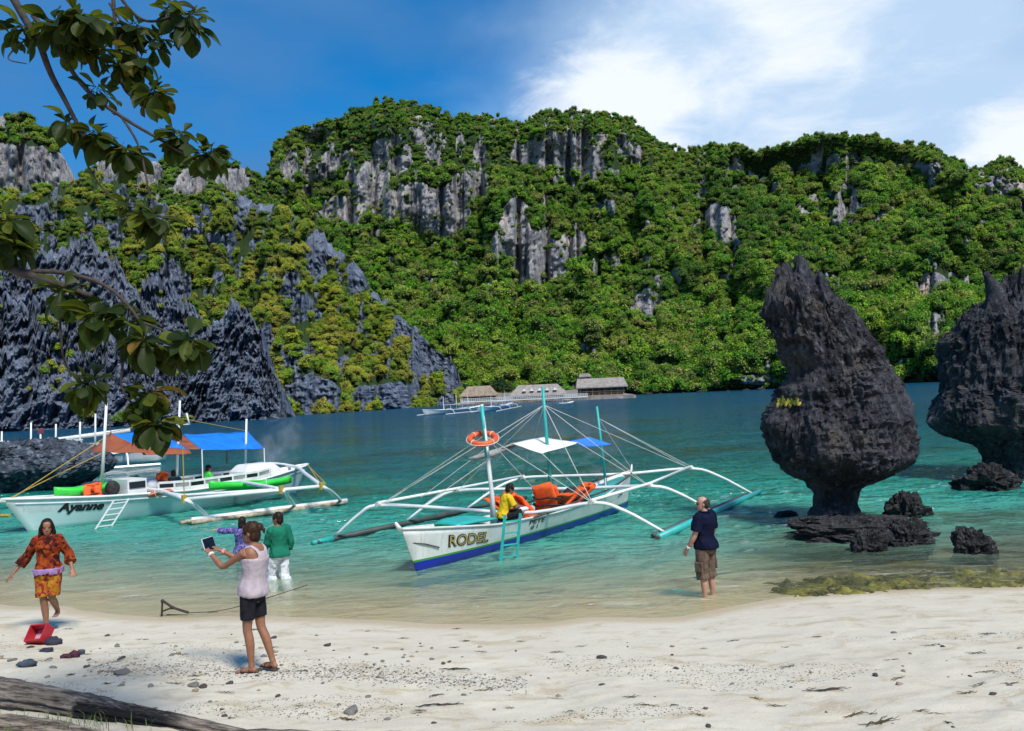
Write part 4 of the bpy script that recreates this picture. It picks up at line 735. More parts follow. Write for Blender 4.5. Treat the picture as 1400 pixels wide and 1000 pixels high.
lines([(br0 + V(0, 0, .0), V(br0[0], br0[1], 2.2)), (H2.L3(H2.L - .1, .1, 1.0), br1), (H2.L3(H2.L - .05, .0, 1.0), br1 + V(.1, .1, .05))], 'yellow_rope', b2, .016)
lt = D(166, 683, G(140, 724, -.05)[1] + .35); lb = G(140, 724, -.05); l2 = thing('boarding_ladder', (lt + lb) / 2 * V(1, 1, 0), 'white wooden boarding ladder leaning on the boat with the script lettering', 'ladder'); ladder('ladder', lt, lb, np.append(H2.d, 0) * .22, 'white_paint', 5, l2)
def kayak(a, b, wd, label):
    a = np.asarray(a, float); b = np.asarray(b, float); n = 16; d = (b - a) / np.linalg.norm(b - a); r = np.cross(d, (0, 0, 1.)); r /= np.linalg.norm(r); t_ = thing('kayak', (a + b) / 2, label, 'kayak'); R = []
    for f in np.linspace(0, 1, n):
        w_ = wd * max(.10, (1 - abs(2 * f - 1) ** 2.2)); c_ = a + (b - a) * f; up = .10 * abs(2 * f - 1) ** 2; R.append(np.array([c_ + r * w_ * math.cos(q) + V(0, 0, up + .17 * math.sin(q) * (1 if math.sin(q) < 0 else .55)) for q in np.linspace(0, 6.283, 15)[:-1]]))
    k = MB(); k.rings(R, True); part('hull', k, 'green_kayak', t_, True); k = MB(); c_ = (a + b) / 2 + V(0, 0, .085); k.tube([c_ + d * .45 * math.cos(q) + r * wd * .62 * math.sin(q) for q in np.linspace(0, 6.283, 19)], .025, 6, cap=False); part('cockpit_rim', k, 'green_trim', t_, True); return t_
kk = kayak(D(286, 666, 26.7), D(398, 658, 29.4), .3, 'long green kayak lashed along the side of the boat by its blue awning')
text_k = bpy.data.curves.new('txt', 'FONT'); text_k.body = '3'; o_ = bpy.data.objects.new('txt', text_k); COL.objects.link(o_); me = evaluated(o_); bpy.data.objects.remove(o_)
c_ = D(361, 660, 27.9); e_x = V(.62, .78, 0); me.transform(Matrix(((e_x[0] * .28, 0, 0, c_[0] - kk.location[0]), (e_x[1] * .28, 0, 0, c_[1] - kk.location[1]), (0, .28, 0, c_[2] - kk.location[2] - .08), (0, 0, 0, 1)))); link('numeral', me, 'white_paint', kk)
kayak(H2.L3(1.45, -.15, .98), H2.L3(3.6, -.35, 1.02), .32, 'green kayak stowed on the bow deck behind the orange life jacket')
ring_buoy(D(218, 676, 26.15), .33, .075, (V(.62, .78, 0), V(.75, -.6, .28)), None, 'orange life ring lying against the side rail of the awning boat')
vest(D(128, 690, ma[1] - .55), .5, 'orange and black life jackets hung on the bow mast of the moored boat', 1.25, .15); vest(D(347, 655, 30.6), .9, 'orange life jacket standing at the stern behind the engine cover', 1.15, .05); vest(D(222, 668, 27.6), .4, 'orange life jacket slung inside the windowed side rail', 1.0, .1)
k = MB(); k.ell((0, 0, 0), (.22, .2, .24), nu=14, nv=8); v = k.v[0]; k.v[0] = v * (1 + .2 * fbm(v * 6, 3, 7))[:, None] + H2.L3(2.95, .25, .98); single('black_bag', k, 'black_cloth', H2.L3(2.95, .25, .78), 'black bag lying by the bow mast next to the life jackets', 'bag', smooth=True)
simple('red_cloth', (.35, .03, .03), (.05, .04, .08), 5, .8, .3, .01); simple('bag_green', (.20, .20, .03), (.10, .10, .02), 9, .8, .3, .01)
for px, py, yy, mt, lab in ((155, 666, 26.2, 'red_cloth', 'heap of red and dark bags behind the white locker'), (181, 660, 27, 'bag_green', 'olive green bundle standing on the boat behind the white locker'), (203, 663, 27.3, 'white_paint', 'white sack beside the olive bundle on the boat')):
    c_ = D(px, py, yy); k = MB(); k.ell((0, 0, 0), (.32, .25, .22), nu=14, nv=8); v = k.v[0]; k.v[0] = v * (1 + .3 * fbm(v * 6, 3, px))[:, None] + c_; single('luggage_bundle', k, mt, c_ - V(0, 0, .2), lab, 'bag', smooth=True)

# ------------------------------------------------------------------ third boat behind the flat rock, and the far boats
def bangka(bow, stern, beam, label, roof=True, mat='white_paint', stripe=None, masts=3, mh=2.6, fl=1.9, roofz=1.7):
    h = Hull(bow, stern, beam, [1.1, .75, .65, .72, 1.15], [-.1, -.15, -.15, -.15, -.1], .8); t_ = thing('outrigger_boat', h.L3(h.L / 2, 0, 0), label, 'boat')
    part('hull', h.shell(24, 5), mat, t_, True); part('gunwale', h.rail(20, .06), stripe or mat, t_, True); part('deck', h.deck(.05, .95, -.1, 12), mat, t_)
    for s_ in (1, -1):
        k = MB(); k.tube([h.L3(h.L * .12, s_ * beam * fl, .06), h.L3(h.L * .92, s_ * beam * fl, .06)], .10, 6); part('float', k, 'white_paint', t_)
    for u in (.25, .52, .8): boom([h.L3(h.L * u, -beam * fl, .1), h.L3(h.L * u, -beam * fl * .8, .75), h.L3(h.L * u, 0, .85), h.L3(h.L * u, beam * fl * .8, .75), h.L3(h.L * u, beam * fl, .1)], .06, 'white_paint', t_)
    for i in range(masts): u = .3 + .4 * i / max(masts - 1, 1); k = MB(); k.tube([h.L3(h.L * u, 0, .6), h.L3(h.L * u, 0, .6 + mh * (1 if i == 1 else .8))], [.07, .05], 6); part('mast', k, 'white_paint', t_)
    if roof:
        ax = (np.append(h.d, 0), np.append(h.r, 0), V(0, 0, 1)); k = MB(); k.box(h.L3(h.L * .55, 0, roofz), (h.L * .42, beam * .95, .06), ax); part('roof', k, mat, t_)
        for u in (.36, .55, .74):
            for s_ in (1, -1): k = MB(); k.bar(h.L3(h.L * u, s_ * beam * .42, .7), h.L3(h.L * u, s_ * beam * .42, roofz), .05); part('roof_post', k, 'white_paint', t_)
    return t_, h
b3, H3 = bangka((-34, 46.), (-21.5, 53.), 1.7, 'white outrigger boat with long pale poles moored behind the flat dark rock', False, masts=0)
for a, c_, r in ((D(-60, 604, 50), D(60, 606, 50), .09), (D(58, 604, 50.5), D(178, 588, 52), .13)): k = MB(); k.tube([a, c_], r, 7); part('ridge_pole', k, 'white_paint', b3, True)
for px, t0, t1 in ((2, 590, 625), (42, 578, 625), (55, 588, 640), (109, 577, 622), (130, 566, 618), (76, 580, 622)): k = MB(); a = D(px, t1, 50); c_ = D(px + .5, t0, 50); k.tube([a, c_], [.07, .05], 6); part('mast', k, 'white_paint', b3, True)
k = MB(); [k.bar(D(70 + i * 5.2, 603, 50), D(70 + i * 5.2, 610, 50), .05) for i in range(9)]; k.bar(D(70, 602.5, 50), D(113, 601.5, 50), .07); k.bar(D(70, 610, 50), D(113, 609, 50), .1); part('railing', k, 'white_paint', b3)
k = MB(); k.tube([D(55, 610, 49.5), D(85, 612, 49.5)], [.08, .1], 7); part('rolled_tarp', k, 'brown_tarp', b3); k = MB(); k.box(D(56, 590, 50), (.3, .1, .3)); part('flag', k, 'red_cloth', b3)
k = MB(); k.box(D(60, 613, 50.5), (6.6, .5, .35)); part('cabin', k, 'white_paint', b3)
bangka(tuple(G(578, 569)[:2]), tuple(G(662, 559)[:2] * V(.92, .92)), 1.5, 'far white outrigger boat with tall masts below the grey crag tip', True, masts=3, mh=3.4, stripe='white_paint')
simple('blue_white', (.55, .65, .80), (.45, .56, .75), 3, .4, 0)
bangka(tuple(G(654, 565)[:2]), tuple(G(702, 556)[:2]), 1.3, 'far blue and white outrigger boat moored off the resort jetty', True, 'blue_white', masts=2, mh=3.)
h = Hull(tuple(G(785, 553.5)[:2]), tuple(G(763, 554.5)[:2] - V(0, 3)), 1.6, [.9, .7, .6, .6, .6], [-.1, -.15, -.15, -.15, -.1], .8); sb = thing('speedboat', h.L3(h.L / 2, 0, 0), 'small white motorboat under way in front of the resort', 'boat')
part('hull', h.shell(20, 5), 'white_paint', sb, True); part('deck', h.deck(.05, .95, -.08, 10), 'white_paint', sb); k = MB(); k.box(h.L3(h.L * .5, 0, 1.35), (1.9, 1.2, .08), (np.append(h.d, 0), np.append(h.r, 0), V(0, 0, 1))); part('roof', k, 'white_paint', sb)
for u in (.35, .65): k = MB(); k.bar(h.L3(h.L * u, .5, .6), h.L3(h.L * u, .5, 1.35), .06); part('roof_post', k, 'white_paint', sb)

# ================================================================== resort on the far shore
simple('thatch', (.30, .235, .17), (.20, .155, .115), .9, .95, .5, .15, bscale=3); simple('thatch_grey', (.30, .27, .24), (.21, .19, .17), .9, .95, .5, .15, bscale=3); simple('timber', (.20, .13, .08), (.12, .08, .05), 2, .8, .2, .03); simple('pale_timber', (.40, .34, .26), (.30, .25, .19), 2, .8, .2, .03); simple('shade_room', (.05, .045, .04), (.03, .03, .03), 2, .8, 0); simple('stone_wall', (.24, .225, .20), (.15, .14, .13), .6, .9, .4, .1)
def roof_mb(c_, w_, d_, h_, ridge, ov=0.):
    x, y, z = c_; mb = MB(); a = w_ / 2; b_ = d_ / 2; r = ridge / 2; v = [(x - a, y - b_, z), (x + a, y - b_, z), (x + a, y + b_, z), (x - a, y + b_, z), (x - r, y, z + h_), (x + r, y, z + h_)]
    lo = [(p_[0], p_[1], p_[2] - .35) for p_ in v[:4]]; mb.add(v + lo, [(0, 1, 5, 4), (2, 3, 4, 5), (3, 0, 4), (1, 2, 5), (6, 7, 1, 0), (7, 8, 2, 1), (8, 9, 3, 2), (9, 6, 0, 3), (9, 8, 7, 6)]); return mb
YR = 300.; SP = YR / FOC
def rx(px): return D(px, 545, YR)[0]
ZQ = 1.3                                                            # quay level
def lodge(name, x0, x1, zeave, zridge, ridge, depth, label, floors, posts, mat, y=YR):
    xa, xb = rx(x0), rx(x1); xm = (xa + xb) / 2; w_ = xb - xa; t_ = thing(name, (xm, y, ZQ), label, 'building')
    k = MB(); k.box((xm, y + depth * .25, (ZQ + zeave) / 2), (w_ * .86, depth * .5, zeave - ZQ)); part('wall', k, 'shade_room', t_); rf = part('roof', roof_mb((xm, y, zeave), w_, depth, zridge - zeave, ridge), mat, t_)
    for i in range(posts): x = xa + w_ * (.08 + .84 * i / (posts - 1)); k = MB(); k.box((x, y - depth * .36, (ZQ + zeave) / 2 - .3), (.26, .26, zeave - ZQ + .6)); part('post', k, 'pale_timber', t_)
    for f in range(floors):
        z = ZQ + (zeave - ZQ) * f / floors; k = MB(); k.box((xm, y - depth * .15, z), (w_ * .9, depth * .5, .25)); part('floor_slab', k, 'pale_timber', t_)
        k = MB(); k.box((xm, y - depth * .38, z + 1.0), (w_ * .88, .12, .14)); [k.box((xa + w_ * (.07 + .86 * i / 40), y - depth * .38, z + .5), (.10, .08, 1.0)) for i in range(41)]; part('balustrade', k, 'timber', t_)
        for i in range(posts - 1): x = xa + w_ * (.08 + .84 * (i + .5) / (posts - 1)); k = MB(); k.box((x, y - .02, z + (zeave - ZQ) / floors * .45), (w_ * .05, .1, (zeave - ZQ) / floors * .62)); part('door', k, 'timber', t_)
    return t_, rf, xa, xb
def zpx(py, px): return D(px, py, YR)[2]
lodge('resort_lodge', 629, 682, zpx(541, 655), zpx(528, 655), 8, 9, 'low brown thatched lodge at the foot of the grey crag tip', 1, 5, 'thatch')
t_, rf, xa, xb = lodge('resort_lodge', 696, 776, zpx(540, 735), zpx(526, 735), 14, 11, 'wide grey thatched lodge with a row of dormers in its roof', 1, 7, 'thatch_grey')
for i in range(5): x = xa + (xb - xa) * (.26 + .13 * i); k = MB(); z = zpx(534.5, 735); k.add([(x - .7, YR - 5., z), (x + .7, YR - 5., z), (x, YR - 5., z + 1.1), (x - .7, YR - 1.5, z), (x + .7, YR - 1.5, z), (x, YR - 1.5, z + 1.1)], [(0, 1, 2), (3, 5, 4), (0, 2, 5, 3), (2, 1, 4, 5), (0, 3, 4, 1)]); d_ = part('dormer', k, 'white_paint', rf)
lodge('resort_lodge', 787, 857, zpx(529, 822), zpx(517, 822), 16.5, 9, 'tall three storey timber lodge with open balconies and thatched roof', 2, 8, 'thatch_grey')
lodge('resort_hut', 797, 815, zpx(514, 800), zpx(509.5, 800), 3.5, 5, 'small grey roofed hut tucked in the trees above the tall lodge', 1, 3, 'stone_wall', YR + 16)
t_ = thing('jetty', (rx(720), YR - 9, 0), 'long white railed jetty running in front of the thatched lodges', 'jetty'); xa, xb = rx(632), rx(800); k = MB(); k.box(((xa + xb) / 2, YR - 9, ZQ - .15), (xb - xa, 3, .3)); part('walkway', k, 'white_paint', t_)
for i in range(42): x = xa + (xb - xa) * i / 41; k = MB(); k.box((x, YR - 10, .1), (.22, .22, 2.4)); part('pile', k, 'pale_timber', t_)
for z in (.45, .95): k = MB(); k.box(((xa + xb) / 2, YR - 10.4, ZQ + z), (xb - xa, .1, .16)); part('handrail', k, 'white_paint', t_)
for i in range(60): x = xa + (xb - xa) * i / 59; k = MB(); k.box((x, YR - 10.4, ZQ + .5), (.14, .1, 1.)); part('rail_post', k, 'white_paint', t_)
k = MB(); xa, xb = rx(627), rx(866); n = 120; X_ = np.linspace(xa, xb, n); R = [np.array([(x, YR - 7 + .6 * vnoise(np.array([[x * .3, 0, 0]]), 2)[0], -.6), (x, YR - 6.6, ZQ - .3), (x, YR + 150, ZQ + 3), (x, YR + 150, -.6)]) for x in X_]; k.rings(R, True); tag(link('quay', k.mesh('quay'), 'stone_wall'), kind='structure')
rg = np.random.default_rng(12)
for i in range(16):
    px = rg.uniform(862, 1245); c_ = D(px, 545, 398.); c_[2] = .1; k = MB(); k.ell((0, 0, 0), (1, 1, 1), nu=12, nv=8); v = k.v[0]; s_ = rg.uniform(.4, 1.3); k.v[0] = v * (1 + .4 * fbm(v * 2 + i, 3, i))[:, None] * V(s_ * 1.6, s_, s_ * .8) + c_ * V(1, 1, 1); single('shore_boulder', k, 'wet_rock', c_, 'dark boulder at the waterline of the far shore below the jungle', 'rock', 'boulders along the far shore', True)
# ================================================================== people
def skin_mat(name, c): 
    m = simple(name, c, tuple(x * .85 for x in c), 12., .55, .05, .002); return m
skin_mat('skin_tan', (.27, .12, .065)); skin_mat('skin_fair', (.48, .26, .18)); skin_mat('skin_brown', (.24, .115, .065))
simple('hair_dark', (.012, .009, .008), (.03, .02, .016), 40, .5, .5, .004, stretch=(1, 1, .2)); simple('hair_brown', (.022, .012, .008), (.055, .028, .015), 40, .5, .5, .004, stretch=(1, 1, .2)); simple('hair_grey', (.045, .04, .036), (.025, .022, .02), 40, .6, .4, .003)
simple('eye_dark', (.01, .008, .008), None, 5, .3, 0); simple('lip', (.32, .10, .08), None, 5, .5, 0)
simple('tank_pink', (.47, .40, .43), (.37, .31, .35), 7, .85, .5, .02, bscale=10); simple('black_short', (.010, .010, .014), (.02, .02, .026), 9, .8, .4, .012, bscale=12); simple('navy_polo', (.003, .005, .020), (.005, .008, .028), 9, .85, .5, .02, bscale=9)
simple('khaki_cargo', (.15, .105, .078), (.10, .07, .052), 11, .9, .6, .02, bscale=11); simple('green_shirt', (.012, .17, .10), (.010, .13, .08), 8, .85, .5, .02, bscale=9); simple('white_cotton', (.72, .73, .76), (.58, .60, .66), 7, .85, .6, .025, bscale=8)
simple('yellow_shirt', (.72, .50, .02), (.62, .40, .015), 8, .85, .5, .015, bscale=10); simple('teal_dark', (.02, .09, .085), (.015, .06, .06), 8, .85, .4, .015); simple('leather', (.06, .03, .018), (.03, .016, .01), 20, .6, .2, .003); simple('white_band', (.8, .8, .78), None, 9, .5, 0); simple('red_band', (.55, .06, .04), (.65, .5, .45), 40, .5, 0)
def print_mat(name, cols, scale):
    m, t, b, o = new_mat(name); c = coord(t); v = nd(t, 'ShaderNodeTexVoronoi', {'Vector': c, 'Scale': scale}); rp = nd(t, 'ShaderNodeValToRGB', {0: nd(t, 'ShaderNodeSeparateColor', {0: v.outputs['Color']}).outputs[0]}); rp.color_ramp.interpolation = 'CONSTANT'; e = rp.color_ramp.elements
    e[0].color = c4(cols[0]); e[1].color = c4(cols[1]); e[1].position = 1 / len(cols)
    for i, cc in enumerate(cols[2:]): x = e.new((i + 2) / len(cols)); x.color = c4(cc)
    n = noise(t, c, scale * .35, 4); cc = mix(t, sstep(t, n, .52, .62), rp.outputs[0], cols[0]); t.links.new(cc, b.inputs['Base Color']); b.inputs['Roughness'].default_value = .85; bump(t, b, noise(t, c, 10, 4), .5, .02)
print_mat('orange_print', [(.24, .036, .009), (.07, .012, .008), (.29, .06, .010), (.17, .022, .007), (.03, .008, .007)], 22); print_mat('flower_print', [(.34, .13, .012), (.24, .02, .02), (.37, .18, .016), (.19, .016, .03), (.32, .08, .012)], 26); print_mat('purple_print', [(.075, .075, .24), (.16, .13, .36), (.035, .04, .14), (.30, .22, .45), (.10, .10, .28)], 34)
simple('lilac_cloth', (.34, .22, .44), (.26, .16, .36), 9, .85, .4, .01)

for q in ('tank_pink', 'black_short', 'navy_polo', 'khaki_cargo', 'green_shirt', 'white_cotton', 'yellow_shirt', 'teal_dark', 'orange_print', 'flower_print', 'purple_print', 'lilac_cloth', 'hair_dark', 'hair_brown', 'hair_grey'):
    [x for x in MATS[q].node_tree.nodes if x.type == 'BSDF_PRINCIPLED'][0].inputs['Specular IOR Level'].default_value = .12
def lerp(a, b, f): return a + (b - a) * f
class Body:
    """joints in person space: x to the person's right, y forward, z up; metres for a 1.70 m adult"""
    J0 = dict(pel=V(0, 0, .93), wai=V(0, .005, 1.08), che=V(0, 0, 1.28), nek=V(0, -.01, 1.455), hed=V(0, .015, 1.585), shR=V(.175, -.01, 1.40), shL=V(-.175, -.01, 1.40), elR=V(.235, -.03, 1.13), elL=V(-.235, -.03, 1.13), wrR=V(.25, .04, .89), wrL=V(-.25, .04, .89),
              hiR=V(.085, 0, .90), hiL=V(-.085, 0, .90), knR=V(.09, .015, .49), knL=V(-.09, .015, .49), anR=V(.09, -.02, .085), anL=V(-.09, -.02, .085))
    def __init__(s, name, loc, heading, label, skin, scale=1., fat=1., face=None, look=(0, 1, 0), tilt=0., footR=0., footL=0., vox=.0085, hand='relax', female=False, **J):
        s.J = {k: v.copy() for k, v in Body.J0.items()}
        for k, v in J.items(): s.J[k] = V(*v)
        s.loc = np.asarray(loc, float); s.k = scale; s.fat = fat; a = math.atan2(heading[1], heading[0]) - math.pi / 2; s.ca, s.sa = math.cos(a), math.sin(a); s.skin = skin; s.vox = vox; s.female = female
        s.root = thing(name, loc, label, 'person'); lk = V(*look); lk /= np.linalg.norm(lk); s.lk = lk
        up = V(0, 0, 1.) + V(*([0, 0, 0])) ; up = up - lk * (up @ lk); up /= np.linalg.norm(up); s.hup = up; s.hr = np.cross(lk, up); s.foot = dict(R=footR, L=footL); s.hand = hand
        s.build()
    def X(s, v): v = np.asarray(v, float) * s.k; return np.stack([v[..., 0] * s.ca - v[..., 1] * s.sa, v[..., 0] * s.sa + v[..., 1] * s.ca, v[..., 2]], -1)
    def put(s, mb, name, mat, vox=None, sm=3, fold=0., seed=1, parent=None):
        if vox: me = fuse(mb, vox, sm)
        else: me = mb.mesh(name, smooth=True)
        n = len(me.vertices); co = np.zeros(n * 3, np.float32); me.vertices.foreach_get('co', co); co = co.reshape(-1, 3).astype(float)
        if fold:
            no = np.zeros(n * 3, np.float32); me.vertices.foreach_get('normal', no); no = no.reshape(-1, 3)
            co = co + no * (fold * (ridged(co * V(9, 9, 5), 3, seed) - .5) + fold * .5 * vnoise(co * V(22, 22, 14), seed + 4))[:, None]
        me.vertices.foreach_set('co', s.X(co).astype(np.float32).reshape(-1)); me.update(); me.name = name; return link(name, me, mat, parent or s.root)
    def ring(s, c_, w_, d_, ax=None, n=20, e=2.4):
        ph = np.linspace(0, 2 * math.pi, n, endpoint=False); cx = np.sign(np.cos(ph)) * np.abs(np.cos(ph)) ** (2 / e); cy = np.sign(np.sin(ph)) * np.abs(np.sin(ph)) ** (2 / e)
        r, f = ax if ax is not None else (V(1, 0, 0), V(0, 1, 0)); return c_ + np.outer(cx * w_, r) + np.outer(cy * d_, f)
    def axes(s):                                                     # shoulder line and hip line turn the torso
        J = s.J; a = J['shR'] - J['shL']; a = V(a[0], a[1], a[2] * .5); a /= np.linalg.norm(a); b = J['hiR'] - J['hiL']; b = V(b[0], b[1], 0); b /= np.linalg.norm(b); return a, b
    def torso_rings(s, lo, hi, g=0., hem=None, n=20):
        J = s.J; a, b = s.axes(); F = s.fat; fe = s.female
        st_ = [(-.13, .115, .10), (-.03, .165, .12), (.05, .168, .12), (.15, .128 if fe else .142, .098), (.25, .135 if fe else .15, .102), (.36, .15 if fe else .168, .115), (.44, .155 if fe else .175, .108), (.50, .135, .082), (.535, .075, .062)]
        sp = [J['pel'] - (J['wai'] - J['pel']) / np.linalg.norm(J['wai'] - J['pel']) * .13, J['pel'], J['wai'], J['che'], J['nek']]; sk = [-.13, 0, .15, .35, .53]
        out = []
        for h, w_, d_ in st_:
            pass
        for h in np.linspace(lo, hi, n):
            w_ = np.interp(h, [q[0] for q in st_], [q[1] for q in st_]); d_ = np.interp(h, [q[0] for q in st_], [q[2] for q in st_]); c_ = np.array([np.interp(h, sk, [p_[i] for p_ in sp]) for i in range(3)])
            f = np.clip((h - .0) / .45, 0, 1); r = lerp(b, a, f); r /= np.linalg.norm(r); tan = np.array([np.interp(h + .05, sk, [p_[i] for p_ in sp]) for i in range(3)]) - np.array([np.interp(h - .05, sk, [p_[i] for p_ in sp]) for i in range(3)]); tan /= np.linalg.norm(tan) + 1e-9
            fw = np.cross(tan, r); fw /= np.linalg.norm(fw); fx = F if h < .42 else 1 + (F - 1) * .4; hm = 0 if hem is None else hem * max(0, (lo + .14 - h) / .14)
            bust = .018 * math.exp(-((h - .36) / .05) ** 2) if fe else 0; butt = .022 * math.exp(-((h + .02) / .07) ** 2)
            out.append(s.ring(c_ + fw * (bust * .5 - butt * .5 + (F - 1) * .05 * math.exp(-((h - .17) / .14) ** 2)), w_ * (.5 + .5 * fx) + g + hm, d_ * fx + g + hm + bust * .5 + butt * .4, (r, fw)))
        return out
    def arm(s, mb, S, f0=0., f1=1., g=0., flare=0., nseg=12):
        J = s.J; sh, el, wr = J['sh' + S], J['el' + S], J['wr' + S]; sh = sh + (J['nek'] - sh) * .10; P_ = [lerp(sh, el, q) for q in (0, .25, .5, .75)] + [el] + [lerp(el, wr, q) for q in (.2, .45, .7, 1)]; th = .9 if s.female else 1.06 * (1 + (s.fat - 1) * .5)
        rad = np.array([.056, .052, .046, .041, .038, .041, .038, .031, .025]) * th + g; k = np.linspace(0, 1, 9); u = np.linspace(f0, f1, nseg); P_ = np.array(P_)
        pts = np.stack([np.interp(u, k, P_[:, i]) for i in range(3)], 1); mb.tube(pts, np.interp(u, k, rad) + flare * np.linspace(0, 1, nseg) ** 1.5, 12)
    def leg(s, mb, S, f0=0., f1=1., g=0., flare=0., nseg=14):
        J = s.J; hi, kn, an = J['hi' + S], J['kn' + S], J['an' + S]; back = V(0, -.018, 0); P_ = [lerp(hi, kn, q) for q in (0, .3, .6, .85)] + [kn] + [lerp(kn, an, q) + back * w_ for q, w_ in ((.15, .5), (.35, 1), (.6, .6), (.85, .1), (1, 0))]; th = 1 + (s.fat - 1) * .5
        rad = np.array([.092, .082, .070, .058, .055, .054, .056, .047, .036, .037]) * th * (1.0 if not s.female else .96) + g; k = np.linspace(0, 1, 10); u = np.linspace(f0, f1, nseg); P_ = np.array(P_)
        mb.tube(np.stack([np.interp(u, k, P_[:, i]) for i in range(3)], 1), np.interp(u, k, rad) + flare * np.linspace(0, 1, nseg) ** 1.3, 12, ref=(0, 1, 0))
    def build(s):
        J = s.J; mb = MB(); mb.rings(s.torso_rings(-.13, .535, n=24), True)
        for S, sg in (('R', 1), ('L', -1)):
            s.arm(mb, S); s.leg(mb, S)
            d = V(math.sin(s.foot[S]), math.cos(s.foot[S]), 0) if not isinstance(s.foot[S], tuple) else V(*s.foot[S]); d = d / np.linalg.norm(d); an = J['an' + S]; hl = an - d * .045 - V(0, 0, .045); dn = np.cross(np.cross(d, (0, 0, 1.)), d); dn /= np.linalg.norm(dn)
            toe = an + d * .17 - dn * .058
            mb.tube([an - dn * .0, an - dn * .03 + d * .0, an + d * .05 - dn * .045, an + d * .11 - dn * .055, toe + d * .01], [(.033, .036), (.034, .042), (.036, .034), (.042, .022), (.030, .014)], 10, ref=dn); mb.ell(an - d * .03 - dn * .045, (.032, .036, .034), nu=10, nv=7)
            for q in range(5): o_ = np.cross(d, dn) * (q - 2) * .0155 * sg; mb.tube([toe - d * .04 + o_, toe + d * (.028 - .006 * q) + o_ - dn * .003], [.011, .009], 6)
            # hand: palm, four fingers, thumb from the side of the palm
            wr = J['wr' + S]; fo = wr - J['el' + S]; fo /= np.linalg.norm(fo); hd_ = s.hands.get(S) if hasattr(s, 'hands') else None
            side = np.cross(fo, V(0, 0, 1.) if abs(fo[2]) < .8 else V(0, 1., 0)); side /= np.linalg.norm(side)
            if abs(fo[2]) >= .8: pal, thd = V(-sg, 0, 0) - fo * (V(-sg, 0, 0) @ fo), V(0, 1, 0) - fo * fo[1]
            else: pal, thd = V(0, 0, -1) - fo * -fo[2], np.cross(V(0, 0, 1.), fo) * sg
            pal = pal / np.linalg.norm(pal); thd = thd - pal * (thd @ pal); thd /= np.linalg.norm(thd)
            mb.tube([wr - fo * .02, wr + fo * .03, wr + fo * .065, wr + fo * .09], [(.024, .022), (.036, .016), (.042, .015), (.038, .012)], 10, ref=pal)
            curl = .35 if s.hand == 'relax' else (1.0 if s.hand == 'grip' else .08); spread = .12 if s.hand != 'spread' else .30
            for q, ln in enumerate((.072, .080, .074, .058)):
                b0 = wr + fo * .085 + thd * (.030 - .020 * q); dr = fo + thd * spread * (1 - q * .66); dr /= np.linalg.norm(dr); p1 = b0 + dr * ln * .5 + pal * ln * .15 * curl; d2 = dr * (1 - .6 * curl) + pal * curl; d2 /= np.linalg.norm(d2); mb.tube([b0 - dr * .015, b0 + dr * ln * .25, p1, p1 + d2 * ln * .5], [.0098, .0095, .009, .0075], 7)
            t0 = wr + fo * .025 + thd * .028; t1 = t0 + (thd * .75 + fo * .6) * .035 + pal * .006; mb.tube([t0 - thd * .012, t1, t1 + (fo * .9 + thd * .25 + pal * .3) * .035], [.013, .011, .0085], 7)
        # neck and head
        hc = J['hed']; up, r, f = s.hup, s.hr, s.lk; nk = J['nek']; mb.tube([nk - V(0, 0, .04), lerp(nk, hc - up * .06 - f * .02, .55), hc - up * .05 - f * .012], [.062, .051, .052], 12)
        hz = [-.118, -.108, -.085, -.06, -.03, 0, .03, .06, .085, .105, .117]; hw = [.018, .036, .050, .058, .066, .071, .074, .073, .064, .043, .016]; yf = [.070, .082, .088, .088, .087, .084, .088, .087, .074, .046, .012]; yb = [.03, .0, -.035, -.06, -.085, -.098, -.103, -.098, -.082, -.052, -.016]
        mb.rings([s.ring(hc + up * h + f * (a + b_) / 2, w_, (a - b_) / 2, (r, f), 18, 2.2) for h, w_, a, b_ in zip(hz, hw, yf, yb)], True)
        mb.tube([hc + up * .022 + f * .080, hc - up * .005 + f * .092, hc - up * .028 + f * .104, hc - up * .038 + f * .088], [.008, .010, .014, .010], 7)
        for q in (1, -1): mb.ell(hc + r * q * .074 - f * .008 - up * .005, (.011, .020, .032), (r, f, up), 8, 7); mb.ell(hc + up * .028 + r * q * .032 + f * .078, (.020, .010, .007), (r, f, up), 8, 6)
        mb.ell(hc - up * .066 + f * .080, (.022, .012, .011), (r, f, up), 8, 6)
        s.body = s.put(mb, 'body', s.skin, s.vox, 2)
        for q in (1, -1): k = MB(); k.ell(hc + up * .010 + r * q * .031 + f * .079, (.013, .009, .006), (r, f, up), 8, 6); s.put(k, 'eye', 'eye_dark')
        k = MB(); k.ell(hc - up * .064 + f * .0895, (.021, .006, .006), (r, f, up), 8, 6); s.put(k, 'mouth', 'lip')
    def hair(s, mat, style='short', seed=3):
        hc = s.J['hed']; up, r, f = s.hup, s.hr, s.lk; k = MB(); ax = (r, f, up)
        if style == 'bald':
            k.ell(hc - f * .030 + up * .012, (.086, .094, .094), ax, 18, 12); k.ell(hc - f * .05 - up * .02, (.074, .062, .07), ax, 16, 10)
        else: k.ell(hc + up * .032 - f * .020, (.088, .108, .102), ax, 20, 14); k.ell(hc - f * .045 - up * .03, (.083, .072, .088), ax, 16, 10)
        if style == 'long':
            for q in (1, -1): k.tube([hc + r * q * .05 + up * .06, hc + r * q * .085 - f * .005 - up * .02, hc + r * q * .09 - f * .0 - up * .10, hc + r * q * .075 + f * .01 - up * .19], [(.035, .05), (.03, .05), (.032, .05), (.016, .03)], 10)
            k.tube([hc - f * .05, hc - f * .08 - up * .1, hc - f * .085 - up * .2], [(.085, .06), (.085, .045), (.05, .02)], 12, ref=f)
